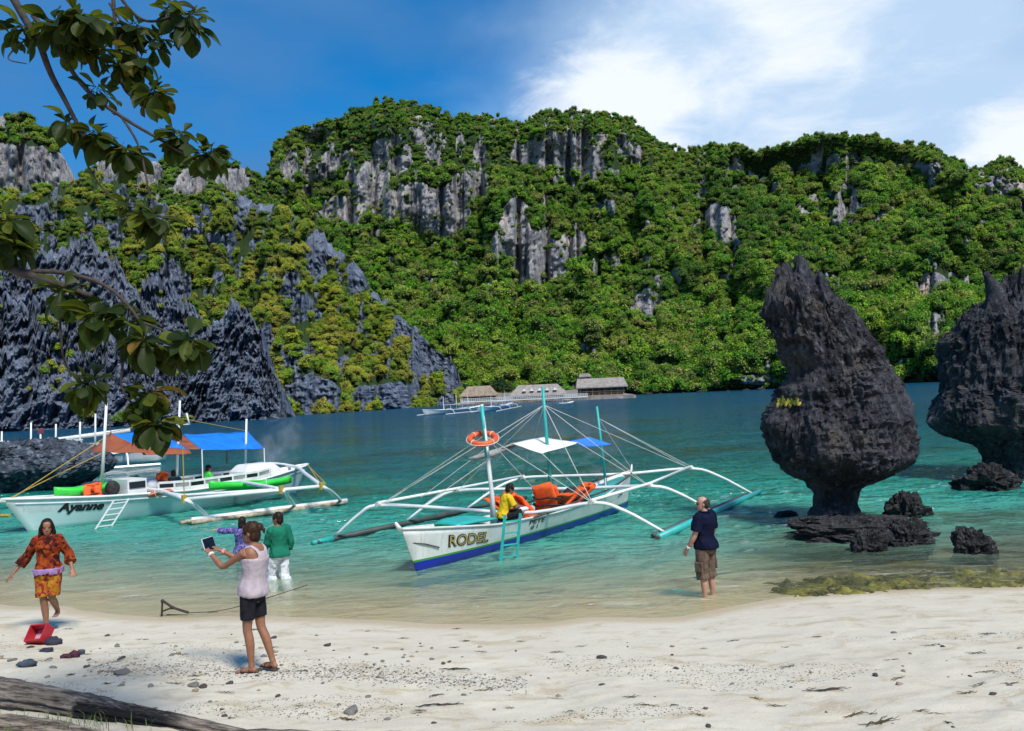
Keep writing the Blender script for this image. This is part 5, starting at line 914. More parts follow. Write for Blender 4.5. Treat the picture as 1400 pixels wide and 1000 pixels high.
        if style == 'bun': k.ell(hc - f * .115 + up * .055, (.052, .050, .048), ax, 14, 10); k.tube([hc - f * .13 + up * .04, hc - f * .17 + up * .02, hc - f * .165 - up * .03], [.03, .02, .008], 8)
        if style == 'bob': k.tube([hc - f * .03 + up * .0, hc - f * .045 - up * .08, hc - f * .045 - up * .13], [(.09, .085), (.092, .08), (.07, .06)], 14, ref=f)
        return s.put(k, 'hair', mat, .008, 2, .008, seed)
    def shirt(s, mat, lo=-.10, hi=.525, sleeve=.45, g=.016, hem=.012, fold=.012, flare=.012, name='shirt', seed=2, vox=.011, loose=0.):
        k = MB(); k.rings(s.torso_rings(lo, hi, g + loose, hem), True)
        if sleeve:
            for S in 'RL': s.arm(k, S, 0, sleeve, g * .9 + .006, flare); k.ell(s.J['sh' + S] + (s.J['nek'] - s.J['sh' + S]) * .12, (.054 + g, .054 + g, .050 + g), nu=12, nv=8)
        return s.put(k, name, mat, vox, 2, fold, seed)
    def bottoms(s, mat, top=.08, leg=.4, g=.014, flare=.012, fold=.010, name='shorts', seed=4, vox=.011):
        k = MB(); k.rings(s.torso_rings(-.12, top, g), True)
        for S in 'RL': s.leg(k, S, 0.02, leg, g, flare)
        return s.put(k, name, mat, vox, 2, fold, seed)

# ---- woman photographing with a tablet
hw_ = V(-.93, .37)
p0 = G(357, 921, .0); p0 = G(351, 918, .35)
for _ in range(12): p0 = G(351, 918, gz(p0[0], p0[1]))
wm = Body('person', p0, hw_, 'woman in pale pink tank top and black shorts photographing with a tablet', 'skin_tan', .965, .98, look=(-.22, .98, -.10), vox=.0075, hand='grip', female=True, footR=.25, footL=-.35,
          pel=(0, .02, .93), wai=(0, -.005, 1.08), che=(0, -.03, 1.28), nek=(0, -.03, 1.45), hed=(-.01, .015, 1.585), shR=(.165, -.01, 1.385), shL=(-.165, .0, 1.375), elR=(.15, .31, 1.23), elL=(-.16, .30, 1.205), wrR=(.08, .53, 1.35), wrL=(-.10, .53, 1.35),
          hiR=(.08, .03, .90), hiL=(-.08, .02, .90), knR=(.075, -.02, .49), knL=(-.085, .045, .49), anR=(.08, -.17, .10), anL=(-.085, .0, .085))
wm.hair('hair_brown', 'bun')
k = MB(); k.rings(wm.torso_rings(-.05, .385, .020, .010), True); k.rings(wm.torso_rings(.37, .44, .006)[:14], True) if False else None
top = wm.put(k, 'tank_top', 'tank_pink', .010, 2, .006, 5)
k = MB()                                                             # racer-back and front straps
def tr(h, x, y): c_ = np.array([np.interp(h, [-.13, 0, .15, .35, .53], [q[i] for q in (wm.J['pel'] - V(0, 0, .13), wm.J['pel'], wm.J['wai'], wm.J['che'], wm.J['nek'])]) for i in range(3)]); return c_ + V(x, y, 0)
for q in (1, -1):
    k.tube([tr(.36, q * .055, -.112), tr(.42, q * .05, -.112), tr(.48, q * .075, -.09), tr(.525, q * .092, -.03), tr(.51, q * .095, .045), tr(.45, q * .095, .095), tr(.37, q * .09, .118)], [(.045, .012), (.032, .011), (.024, .010), (.022, .010), (.022, .010), (.030, .011), (.05, .012)], 8, ref=(0, -1, 0))
k.tube([tr(.34, 0, -.115), tr(.40, 0, -.116), tr(.455, 0, -.107)], [(.09, .014), (.07, .013), (.05, .012)], 8, ref=(0, -1, 0))
wm.put(k, 'strap', 'tank_pink', .008, 1, 0, parent=top)
wm.bottoms('black_short', .02, .27, .010, .012, .006)
for S, off in (('R', .17), ('L', 0)):
    an = wm.J['an' + S]; d = V(math.sin(wm.foot[S]), math.cos(wm.foot[S]), 0); k = MB(); k.tube([an - d * .075 - V(0, 0, .078), an + d * .05 - V(0, 0, .078), an + d * .20 - V(0, 0, .078)], [(.036, .010), (.042, .010), (.040, .009)], 10, ref=(0, 0, 1)); sd = wm.put(k, 'sandal', 'leather')
    for a, c_ in ((.02, .05), (.11, .045)): k = MB(); k.tube([an + d * a + np.cross(d, V(0, 0, 1)) * x_ * .9 + V(0, 0, z_) for x_, z_ in ((-.043, -.07), (-.036, -.035), (0, -.018 - a * .12), (.036, -.035), (.043, -.07))], .008, 6); wm.put(k, 'strap', 'leather', parent=sd)
k = MB(); e = lerp(wm.J['elL'], wm.J['wrL'], .88); dd = wm.J['wrL'] - wm.J['elL']; dd /= np.linalg.norm(dd); k.tube([e, e + dd * .022], .036, 12); wm.put(k, 'wristband', 'white_band')
k = MB(); e = lerp(wm.J['elR'], wm.J['wrR'], .80); dd = wm.J['wrR'] - wm.J['elR']; dd /= np.linalg.norm(dd); k.tube([e, e + dd * .035], .038, 12); wm.put(k, 'bracelet', 'red_band')
k = MB(); k.tube([wm.J['nek'] + V(.062 * math.cos(q), .05 * math.sin(q) + .012, -.012 - .03 * max(0, math.sin(q))) for q in np.linspace(0, 6.283, 17)], .006, 5, cap=False); wm.put(k, 'necklace', 'white_band')
# tablet, held between both hands
simple('tablet_white', (.75, .76, .78), None, 5, .3, 0); simple('tablet_screen', (.010, .018, .035), None, 5, .08, 0)
tcn = wm.X(V(-.01, .625, 1.44)) + p0; fx = V(.22, .975, 0); fx /= np.linalg.norm(fx); fy = np.cross(V(0, 0, 1), fx) * .95 + V(0, 0, -.31); fy /= np.linalg.norm(fy); fz = np.cross(fx, fy) ; fz /= np.linalg.norm(fz)
tb = thing('tablet', tcn, 'white framed tablet held up in both hands by the woman in the tank top', 'tablet'); k = MB(); k.box(tcn, (.22, .010, .155), (fx / np.linalg.norm(fx), fy, fz)); part('case', k, 'tablet_white', tb); k = MB(); k.box(tcn - fy * .0065, (.208, .003, .143), (fx / np.linalg.norm(fx), fy, fz)); part('screen', k, 'tablet_screen', tb); k = MB(); k.box(tcn + fy * .0065, (.21, .003, .145), (fx / np.linalg.norm(fx), fy, fz)); part('back_panel', k, 'tablet_screen', tb)

# ---- woman in the orange shirt, walking up the sand
p1 = np.array([-6.83, 12.25, 0]); p1[2] = gz(p1[0], p1[1])
om = Body('person', p1 - V(0, 0, .0), (.18, -.98), 'barefoot woman in orange patterned shirt walking up from the water with arms spread', 'skin_tan', .945, 1.04, look=(-.30, .95, -.12), hand='spread', female=True, vox=.009, footR=.1, footL=-.1,
          shR=(.165, 0, 1.40), shL=(-.165, -.01, 1.40), elR=(.32, -.07, 1.15), elL=(-.28, -.05, 1.14), wrR=(.48, .04, .93), wrL=(-.37, .10, .94), knR=(.07, .03, .48), anR=(.05, -.02, .085), knL=(-.05, .03, .50), anL=(-.03, -.26, .26))
om.hair('hair_dark', 'long'); om.shirt('orange_print', -.05, .53, .80, .020, .02, .014, .028, seed=8); om.bottoms('flower_print', .05, .34, .026, .03, .014)
k = MB(); k.rings(om.torso_rings(-.05, .045, .040), True); om.put(k, 'waist_wrap', 'lilac_cloth', .011, 2, .012, 9)
k = MB(); n_ = om.J['nek']
for q in (1, -1): k.tube([n_ + V(q * .07, -.03, .015), n_ + V(q * .07, .04, .0), n_ + V(q * .035, .10, -.07)], [(.008, .035), (.008, .032), (.008, .02)], 8)
om.put(k, 'collar', 'orange_print')
# ---- man in the navy polo, wading
p2 = np.array([2.99, 13.66, -.20])
pm = Body('person', p2, (-.72, .69), 'stocky man in navy polo and brown cargo shorts wading, his back turned', 'skin_fair', 1.0, 1.17, look=(-.62, .78, -.02), vox=.010, hand='relax', shR=(.20, -.01, 1.40), shL=(-.20, -.01, 1.40), elL=(-.27, .02, 1.12), wrL=(-.27, .16, .90), elR=(.27, .0, 1.12), wrR=(.25, .14, .91), knR=(.11, .02, .49), anR=(.12, -.02, .085), knL=(-.11, .02, .49), anL=(-.12, -.02, .085), hiR=(.10, 0, .90), hiL=(-.10, 0, .90))
pm.hair('hair_grey', 'bald'); pm.shirt('navy_polo', -.06, .525, .40, .024, .014, .012, .02); sh_ = pm.bottoms('khaki_cargo', .0, .60, .018, .030, .014, 'cargo_shorts')
for S, q in (('R', 1), ('L', -1)): c_ = lerp(pm.J['hi' + S], pm.J['kn' + S], .72) + V(q * .115, -.01, 0); k = MB(); k.box(c_, (.035, .15, .17)); pm.put(k, 'cargo_pocket', 'khaki_cargo', .012, 2, .006, parent=sh_)
k = MB(); k.box(pm.J['hed'] + pm.lk * .088 + pm.hup * .012, (.14, .012, .035), (pm.hr, pm.lk, pm.hup)); pm.put(k, 'sunglasses', 'eye_dark'); k = MB(); k.tube([lerp(pm.J['elL'], pm.J['wrL'], .84), lerp(pm.J['elL'], pm.J['wrL'], .95)], .037, 12); pm.put(k, 'wristwatch', 'white_band')
k = MB(); n_ = pm.J['nek']; k.tube([n_ + V(.082 * math.cos(q), .078 * math.sin(q), .008) for q in np.linspace(0, 6.283, 17)], (.02), 6, cap=False); pm.put(k, 'collar', 'navy_polo')
# ---- woman pointing, waist deep
p3 = np.array([-6.02, 18.4, -.74]); pw = Body('person', p3, (.12, .99), 'woman in purple patterned shirt standing waist deep and pointing to the side', 'skin_fair', .95, 1.12, look=(-.2, .97, 0), vox=.011, hand='point', female=True, elL=(-.44, .02, 1.39), wrL=(-.68, .05, 1.41), elR=(.22, .10, 1.14), wrR=(.10, .26, 1.05))
pw.hair('hair_dark', 'bob'); pw.shirt('purple_print', -.10, .53, .84, .024, .03, .014, .012); pw.bottoms('black_short', .05, .5)
# ---- man in the green shirt
p4 = np.array([-4.55, 15.98, -.43]); pg_ = Body('person', p4, (-.78, .62), 'man in long sleeved green shirt and wet white trousers wading through the shallows', 'skin_brown', .985, 1.02, look=(-.45, .89, -.15), vox=.010, shR=(.18, -.02, 1.40), shL=(-.18, .0, 1.39), elR=(.25, -.05, 1.13), wrR=(.25, .05, .90), elL=(-.20, .10, 1.14), wrL=(-.12, .30, 1.02), knR=(.09, -.02, .50), anR=(.10, -.20, .10), knL=(-.09, .14, .52), anL=(-.09, .10, .10))
pg_.hair('hair_dark', 'short'); pg_.shirt('green_shirt', -.06, .53, .88, .020, .022, .013, .008); pg_.bottoms('white_cotton', .0, .93, .022, .03, .022, 'trousers')
# ---- man in yellow sitting in the RODEL boat
p5 = H1.L3(3.42, -.05, 0.) + V(0, 0, -.30); dsl = H1.d
ys_ = Body('person', p5, (.93, .28), 'man in yellow shirt sitting on the RODEL boat looking at his hands', 'skin_brown', .95, 1.05, look=(.0, .86, -.5), vox=.011, hand='grip', pel=(0, -.04, .97), wai=(0, -.02, 1.10), che=(0, .05, 1.29), nek=(0, .11, 1.46), hed=(0, .165, 1.57), shR=(.175, .08, 1.405), shL=(-.175, .08, 1.405), elR=(.22, .20, 1.16), elL=(-.22, .20, 1.16), wrR=(.06, .36, 1.16), wrL=(-.06, .36, 1.16), hiR=(.09, .0, .96), hiL=(-.09, .0, .96), knR=(.13, .40, 1.03), knL=(-.13, .40, 1.03), anR=(.12, .36, .66), anL=(-.12, .36, .66))
ys_.hair('hair_dark', 'short'); ys_.shirt('yellow_shirt', -.06, .525, .42, .016, .010, .012, .02); ys_.bottoms('black_short', .05, .42, .018, .014)
k = MB(); k.ell((0, 0, 0), (.14, .11, .06), nu=14, nv=8); v = k.v[0]; k.v[0] = v * (1 + .35 * fbm(v * 9, 3, 5))[:, None] + ys_.X(V(0, .42, 1.08)) + p5; single('white_cloth', k, 'white_cotton', ys_.X(V(0, .42, 1.03)) + p5, 'crumpled white cloth in the lap of the man in yellow', 'cloth', smooth=True)
# ---- people aboard the awning boat
def sitter(px, py, Y, heading, label, top, hair='hair_dark', up=0.):
    c_ = D(px, py, Y); b_ = V(c_[0], c_[1], c_[2] - 1.53 + up)
    q = Body('person', b_, heading, label, 'skin_brown', .95, 1.05, look=(.1, .97, -.2), vox=.016, pel=(0, -.04, .97), wai=(0, -.02, 1.10), che=(0, .03, 1.29), nek=(0, .06, 1.46), hed=(0, .09, 1.585), shR=(.175, .03, 1.405), shL=(-.175, .03, 1.405), elR=(.24, .14, 1.16), elL=(-.24, .14, 1.16), wrR=(.12, .36, 1.06), wrL=(-.12, .36, 1.06), hiR=(.09, .0, .96), hiL=(-.09, .0, .96), knR=(.13, .42, .98), knL=(-.13, .42, .98), anR=(.12, .38, .60), anL=(-.12, .38, .60))
    q.hair(hair, 'short'); q.shirt(top, -.06, .525, .5, .016, .010, .012, .02, vox=.015); q.bottoms('black_short', .05, .42, .018, .014, vox=.015); return q
sitter(237, 647, 28.0, (-.3, .95), 'person in dark teal shirt seated amidships under the blue awning', 'teal_dark'); sitter(282, 640, 28.8, (.7, .7), 'person in bright green shirt sitting under the blue awning', 'green_trim'); sitter(300, 650, 29.6, (.8, -.4), 'person in dark green shirt seated low beside the engine cover', 'teal_dark')
# ================================================================== almond tree whose boughs hang into view
m, t, b, o = new_mat('almond_leaf'); rnd = nd(t, 'ShaderNodeObjectInfo').outputs['Random']; c = coord(t, 'Object'); n = noise(t, c, 14, 4)
rp = nd(t, 'ShaderNodeValToRGB', {0: rnd}); e = rp.color_ramp.elements; e[0].color = (.022, .045, .006, 1); e[1].color = (.08, .12, .010, 1); x = e.new(.5); x.color = (.014, .032, .006, 1); x = e.new(.9); x.color = (.10, .13, .012, 1); x = e.new(.97); x.color = (.22, .10, .02, 1)
cc = mix(t, sstep(t, n, .45, .7), rp.outputs[0], (.025, .035, .008)); t.links.new(cc, b.inputs['Base Color']); b.inputs['Roughness'].default_value = .5; b.inputs['Specular IOR Level'].default_value = .2
tl = nd(t, 'ShaderNodeBsdfTranslucent', {0: mix(t, .35, cc, (.30, .34, .02))}); t.links.new(nd(t, 'ShaderNodeMixShader', {0: .42, 1: b.outputs[0], 2: tl.outputs[0]}).outputs[0], o.inputs[0]); bump(t, b, n, .3, .01)
def leaf_mesh(L, wd, fold, droop, seed):
    rg = np.random.default_rng(seed); n = 9; vs = []; fs = []
    for i in range(n + 1):
        u = i / n; w_ = wd * (.06 + (math.sin(math.pi * u ** 1.7) ** .75) * .94 if u < 1 else .02) * (1.0 if u > .05 else .3); y = L * u; z = -droop * L * u * u; wv = .012 * L * math.sin(u * 9 + seed)
        vs += [(-w_, y, z + fold * w_ + wv), (-w_ * .5, y, z + fold * w_ * .35), (0, y, z), (w_ * .5, y, z + fold * w_ * .35), (w_, y, z + fold * w_ - wv)]
    for i in range(n):
        for j in range(4): a = i * 5 + j; fs.append((a, a + 1, a + 6, a + 5))
    mb = MB(); mb.add(vs, fs); mb.tube([(0, -.035, .004), (0, L * .5, -droop * L * .25 - .003), (0, L * .95, -droop * L * .9 - .001)], [.004, .003, .0015], 5); me = mb.mesh('leaf', smooth=True); me.materials.append(MATS['almond_leaf']); return me
LEAF = [leaf_mesh(.20 + .03 * (i % 3), .066 + .007 * (i % 2), .25 + .1 * (i % 3), .15 + .16 * (i % 3), i) for i in range(6)]
simple('twig', (.06, .045, .036), (.03, .024, .02), 20, .9, .5, .008)
TB = np.array([-6.4, 5.6, 0]); TB[2] = gz(TB[0], TB[1])
at_ = thing('almond_tree', TB, 'beach almond tree with drooping boughs of large rounded leaves overhanging the sand', 'tree')
k = MB(); k.tube(spline([TB - V(0, 0, .3), TB + V(.1, 0, 1.2), TB + V(-.05, .1, 2.6), TB + V(.2, .0, 4.0), TB + V(.9, .1, 5.6), TB + V(2.0, .2, 6.6)], 24), np.linspace(.30, .12, 24), 12); v = k.v[0]; k.v[0] = v + .03 * np.stack([fbm(v * 4, 3, 1), fbm(v * 4, 3, 2), 0 * v[:, 0]], -1); part('trunk', k, 'bark', at_, True)
def at6(px, py, Y): return D(px, py, Y)
LIMBS = []
def limb(pts, r0, r1, nm='branch'):
    p_ = spline(pts, 12 * (len(pts) - 1)); k = MB(); n = len(p_); p_ = p_ + .015 * np.stack([vnoise(p_ * 4, 3), vnoise(p_ * 4, 4), vnoise(p_ * 4, 5)], -1); k.tube(p_, np.linspace(r0, r1, n), 7); return part(nm, k, 'twig', at_, True)
Y0 = 5.9
top_ = limb([TB + V(2.0, .2, 6.6), at6(-120, -180, Y0), at6(-30, -70, Y0), at6(45, 45, Y0), at6(75, 110, Y0), at6(100, 160, Y0), at6(128, 225, Y0)], .040, .010)
b_1 = limb([at6(45, 20, Y0), at6(80, 70, Y0), at6(120, 125, Y0), at6(165, 160, Y0), at6(215, 190, Y0), at6(268, 218, Y0)], .020, .008)
b_2 = limb([at6(110, -70, 6.1), at6(150, -20, 6.1), at6(160, 60, 6.1), at6(170, 120, 6.05), at6(205, 150, 6.0)], .018, .007)
b_3 = limb([at6(150, -20, 6.2), at6(200, 30, 6.2), at6(250, 20, 6.2)], .014, .007)
b_4 = limb([at6(165, 160, Y0), at6(188, 200, Y0), at6(200, 250, Y0), at6(212, 285, Y0)], .010, .005, 'twig'); b_5 = limb([at6(115, 170, Y0), at6(118, 220, Y0), at6(150, 268, Y0), at6(190, 285, Y0)], .008, .004, 'twig')
b_6 = limb([at6(150, 5, 6.1), at6(175, 45, 6.1), at6(195, 90, 6.1)], .010, .006, 'twig'); b_7 = limb([at6(45, 45, Y0), at6(18, 70, Y0), at6(14, 82, Y0), at6(38, 88, Y0)], .007, .004, 'twig')
low_ = limb([TB + V(.1, .05, 3.0), TB + V(1.2, .1, 3.55), at6(-40, 355, 6.0), at6(30, 375, 6.0), at6(80, 392, 6.0), at6(125, 405, 5.95)], .055, .018)
b_8 = limb([at6(20, 373, 6.0), at6(85, 376, 6.0), at6(150, 395, 5.9), at6(190, 440, 5.9), at6(200, 470, 5.9)], .020, .008); b_9 = limb([at6(100, 398, 5.95), at6(85, 425, 5.9), at6(84, 480, 5.9), at6(95, 515, 5.9)], .011, .006, 'twig')
b_10 = limb([at6(150, 450, 5.9), at6(170, 480, 5.9), at6(166, 525, 5.9), at6(185, 560, 5.9), at6(205, 585, 5.9)], .011, .006, 'twig'); b_11 = limb([at6(190, 440, 5.9), at6(225, 455, 5.9), at6(258, 468, 5.9)], .010, .006, 'twig'); b_12 = limb([at6(-60, 300, 6.0), at6(-20, 310, 6.0), at6(10, 320, 6.0)], .02, .01)
ROS = [(30, 38, 8, top_, Y0, .85), (75, 30, 12, top_, 5.8, 1.), (118, 25, 12, top_, 5.7, 1.1), (100, 55, 8, b_1, 5.9, .9), (140, 65, 7, b_1, 5.95, .8), (188, 35, 10, b_2, 6.15, 1.), (193, 80, 10, b_6, 6.1, .95), (210, 55, 6, b_6, 6.15, .8), (255, 25, 12, b_3, 6.2, 1.05), (232, 8, 6, b_3, 6.2, .8), (92, 165, 9, top_, 5.9, .8), (132, 120, 6, b_1, 5.9, .8), (128, 180, 9, b_1, 5.85, .9), (168, 205, 10, b_1, 5.9, .95), (212, 128, 10, b_2, 6.0, .95), (238, 180, 10, b_1, 5.9, .9), (282, 210, 11, b_1, 5.85, .95), (165, 90, 6, b_2, 6., .8), (208, 292, 12, b_4, 5.9, 1.0), (176, 280, 5, b_5, 5.9, .7),
       (10, 300, 12, b_12, 5.9, 1.05), (20, 335, 8, b_12, 5.9, .9), (85, 395, 10, low_, 5.9, .9), (130, 430, 13, b_8, 5.85, 1.05), (105, 410, 6, low_, 5.95, .8), (198, 465, 13, b_8, 5.85, 1.05), (178, 440, 6, b_8, 5.9, .8), (258, 465, 13, b_11, 5.85, .95), (118, 525, 11, b_9, 5.85, .9), (205, 535, 11, b_10, 5.85, .95), (212, 578, 13, b_10, 5.8, 1.0), (190, 555, 6, b_10, 5.85, .8)]
rg = np.random.default_rng(31); nleaf = 0; extra = []
ROS = [(q[0], q[1], q[2], *q[3:]) for q in ROS] + [(q[0] + rg.uniform(-7, 7), q[1] + rg.uniform(-2, 12), int(q[2] * 1.3), q[3], q[4] + rg.uniform(-.02, .08), q[5] * .95) for q in ROS] + [(q[0] + rg.uniform(-14, 14), q[1] + rg.uniform(-6, 14), q[2], q[3], q[4] + rg.uniform(.0, .1), q[5] * .85) for q in ROS]
for (px, py, nl, par, Y, sc) in ROS:
    c_ = at6(px, py, Y); tipd = V(rg.uniform(-.35, .35), rg.uniform(-.35, .2), rg.uniform(.6, 1.)); tipd /= np.linalg.norm(tipd)
    for i in range(nl):
        a = i * 2.4 + rg.uniform(-.3, .3); el = rg.uniform(-1.15, .45) if i > 1 else rg.uniform(.5, 1.1); h_ = np.cross(tipd, V(1, .1, .2)); h_ /= np.linalg.norm(h_); g_ = np.cross(tipd, h_); d = (h_ * math.cos(a) + g_ * math.sin(a)) * math.cos(el) + tipd * math.sin(el) + V(0, 0, -.22); d /= np.linalg.norm(d)
        nz_ = tipd - d * (tipd @ d) + rg.normal(size=3) * .25; nz_ -= d * (nz_ @ d); nz_ /= np.linalg.norm(nz_); xx = np.cross(d, nz_); s_ = sc * rg.uniform(.6, 1.08) * .84
        if nleaf >= 300: extra.append((xx * s_, d * s_, nz_ * s_, c_ + d * .025, int(rg.integers(0, 6)))); continue
        lf = bpy.data.objects.new('leaf', LEAF[rg.integers(0, 6)]); COL.objects.link(lf); lf.parent = par; pp = c_ + d * .025 - rloc(par)
        lf.matrix_local = Matrix(((xx[0] * s_, d[0] * s_, nz_[0] * s_, pp[0]), (xx[1] * s_, d[1] * s_, nz_[1] * s_, pp[1]), (xx[2] * s_, d[2] * s_, nz_[2] * s_, pp[2]), (0, 0, 0, 1))); nleaf += 1

mb = MB()
for xx, d, nz_, c_, i in extra:
    me = LEAF[i]; co = np.zeros(len(me.vertices) * 3, np.float32); me.vertices.foreach_get('co', co); co = co.reshape(-1, 3); mb.add(co[:, 0:1] * xx + co[:, 1:2] * d + co[:, 2:3] * nz_ + c_, [tuple(q.vertices) for q in me.polygons])
tag(part('inner_leaves', mb, 'almond_leaf', at_, True), kind='stuff')

# ================================================================== driftwood
m, t, b, o = new_mat('driftwood'); c = coord(t, 'Object', (1.5, 14, 14)); c2_ = coord(t)
n1_ = noise(t, c, 2.2, 8, .68, .3); n2_ = noise(t, c2_, 2.0, 4); n4_ = noise(t, c, 7., 5)
cc = mix(t, sstep(t, n1_, .35, .62), (.05, .04, .032), (.36, .30, .245)); cc = mix(t, mth(t, 'MULTIPLY', sstep(t, n4_, .58, .72), .6), cc, (.46, .39, .32))
sx = nd(t, 'ShaderNodeSeparateXYZ', {0: c2_}); ch = mth(t, 'MULTIPLY', sstep(t, mth(t, 'ADD', sx.outputs[0], mth(t, 'MULTIPLY', n2_, .3)), 2.18, 2.24), sstep(t, mth(t, 'ADD', sx.outputs[0], mth(t, 'MULTIPLY', n2_, .3)), 3.55, 3.2))
ch = mth(t, 'MULTIPLY', ch, sstep(t, mth(t, 'ADD', sx.outputs[2], mth(t, 'MULTIPLY', n4_, .12)), .22, .15)); ch = mth(t, 'MULTIPLY', ch, nd(t, 'ShaderNodeAttribute', attribute_name='char').outputs['Fac'])
cc = mix(t, ch, cc, mix(t, sstep(t, n4_, .64, .70), (.006, .006, .007), (.20, .20, .20))); t.links.new(cc, b.inputs['Base Color']); b.inputs['Roughness'].default_value = .85; bump(t, b, mth(t, 'ADD', n1_, mth(t, 'MULTIPLY', n4_, .4)), .9, .05)
def log_obj(A, B, r0, r1, label, seed, char, sink=.35, n=150, ns=44):
    A = np.array([A[0], A[1], gz(A[0], A[1]) + r0 * (1 - sink)]); B = np.array([B[0], B[1], gz(B[0], B[1]) + r1 * (1 - sink)]); u = np.linspace(0, 1, n); P_ = A + np.outer(u, B - A); P_[:, 2] += .02 * np.sin(u * 5); th = np.linspace(0, 2 * math.pi, ns, endpoint=False); d = (B - A) / np.linalg.norm(B - A); s_ = np.cross(d, V(0, 0, 1)); s_ /= np.linalg.norm(s_); up = np.cross(s_, d)
    rr_ = np.interp(u, [0, .3, .8, 1], [r0, r0 * .95, r1 * 1.05, r1 * .35]); W = P_[:, None] + rr_[:, None, None] * (np.cos(th)[None, :, None] * s_ + np.sin(th)[None, :, None] * up)
    al = (u * np.linalg.norm(B - A))[:, None] + 0 * th; q = np.stack([al * .9, np.cos(th) * 1.6 + 0 * al, np.sin(th) * 1.6 + 0 * al], -1); dz = .75 * (ridged(q * V(.40, 3.0, 3.0), 5, seed, .68) - .62) + .10 * fbm(q * V(1, .6, .6), 3, seed + 3)
    W = W + (dz * rr_[:, None])[..., None] * (np.cos(th)[None, :, None] * s_ + np.sin(th)[None, :, None] * up); mb = MB(); mb.rings(list(W), True); me = mb.mesh('driftwood_log', A, True); ang = math.atan2(d[1], d[0])
    # log axis = object x, so the grain runs along it
    R_ = Matrix.Rotation(-ang, 4, 'Z'); me.transform(R_); o = link('driftwood_log', me, 'driftwood'); o.location = tuple(A); o.rotation_euler = (0, 0, ang); a_ = me.attributes.new('char', 'FLOAT', 'POINT'); a_.data.foreach_set('value', np.full(len(me.vertices), float(char), np.float32)); return tag(o, label, 'driftwood')
g0 = G(-60, 925, .75); g1 = G(385, 1004, .72); log_obj(g0[:2] + V(-.2, .05), g1[:2], .145, .07, 'long weathered driftwood log with a charred black hollow side', 3, 1)
g0 = G(120, 1010, .75); g1 = G(660, 1012, .72); log_obj(g0[:2] + V(0, -.05), g1[:2] + V(0, .0), .10, .14, 'low grey driftwood log half buried along the near sand', 8, 0, 1.0)
g0 = G(-40, 985, .75); g1 = G(170, 1003, .72); log_obj(g0[:2], g1[:2], .10, .06, 'thin split driftwood branch in front of the long charred log', 12, 0, .9)
# ================================================================== things left on the sand
simple('red_plastic', (.42, .018, .03), (.34, .012, .02), 5, .4, .1, .003); simple('pinkish', (.50, .30, .36), (.40, .22, .28), 9, .7, .2, .005); simple('navy_cloth', (.015, .018, .035), (.03, .03, .05), 9, .85, .3, .01); simple('maroon', (.07, .012, .03), (.04, .01, .02), 9, .8, .3, .01); simple('blue_grey', (.05, .075, .11), (.03, .04, .06), 9, .8, .3, .01); simple('iron', (.018, .015, .013), (.05, .03, .02), 20, .7, .4, .004)
def sandpt(px, py, z=.5):
    p_ = G(px, py, z)
    for _ in range(12): p_ = G(px, py, gz(p_[0], p_[1]))
    return p_
c_ = sandpt(60, 880); bx = thing('cool_box', c_, 'open red plastic box lying tipped on the sand with dark clothes spilling out', 'box'); ax = (V(.95, -.25, .12), V(.22, .72, -.62), V(.1, .6, .78)); ax = [a / np.linalg.norm(a) for a in ax]; k = MB(); w_, h_, d_ = .26, .21, .16; cb2 = c_ + V(-.06, .0, .12)
for sx_, sz_ in ((1, 0), (-1, 0), (0, 1), (0, -1)): k.box(cb2 + ax[0] * sx_ * w_ / 2 + ax[2] * sz_ * h_ / 2, (.018 if sx_ else w_, d_, .018 if sz_ else h_ + .016), ax)
part('shell', k, 'red_plastic', bx); k = MB(); k.box(cb2 + ax[1] * d_ * .46, (w_ - .004, .016, h_ - .004), ax); part('back_wall', k, 'pinkish', bx)
def lump(name, px, py, r, mat, label, cat, seed, flat=.45, z=0.):
    c_ = sandpt(px, py); k = MB(); k.ell((0, 0, 0), (1, 1, 1), nu=18, nv=10); v = k.v[0]; v = v * (1 + .6 * fbm(v * 1.8 + seed, 4, seed, .6) + .35 * (ridged(v * 2.4 + seed, 3, seed) - .5))[:, None] * V(r, r * .7, r * flat); k.v[0] = v + c_ + V(0, 0, r * flat * .6 + z); return single(name, k, mat, c_, label, cat, smooth=True)
lump('folded_clothes', 72, 881, .12, 'navy_cloth', 'dark clothes in a heap beside the red plastic box', 'clothes', 1, .5); lump('slipper', 90, 900, .07, 'maroon', 'maroon slipper lying left of its pair on the sand', 'footwear', 2, .5); lump('slipper', 102, 899, .065, 'maroon', 'maroon slipper lying right of its pair, next to the blue cloth', 'footwear', 3, .8); lump('cloth', 111, 895, .05, 'blue_grey', 'scrap of blue cloth next to the maroon slippers', 'cloth', 4, .8); lump('bag', 37, 911, .10, 'blue_grey', 'small blue bag lying on pebbles near the long log', 'bag', 5, .45); lump('bottle_wrap', 64, 891, .08, 'navy_cloth', 'flat dark pouch between the red box and the slippers', 'pouch', 6, .35)
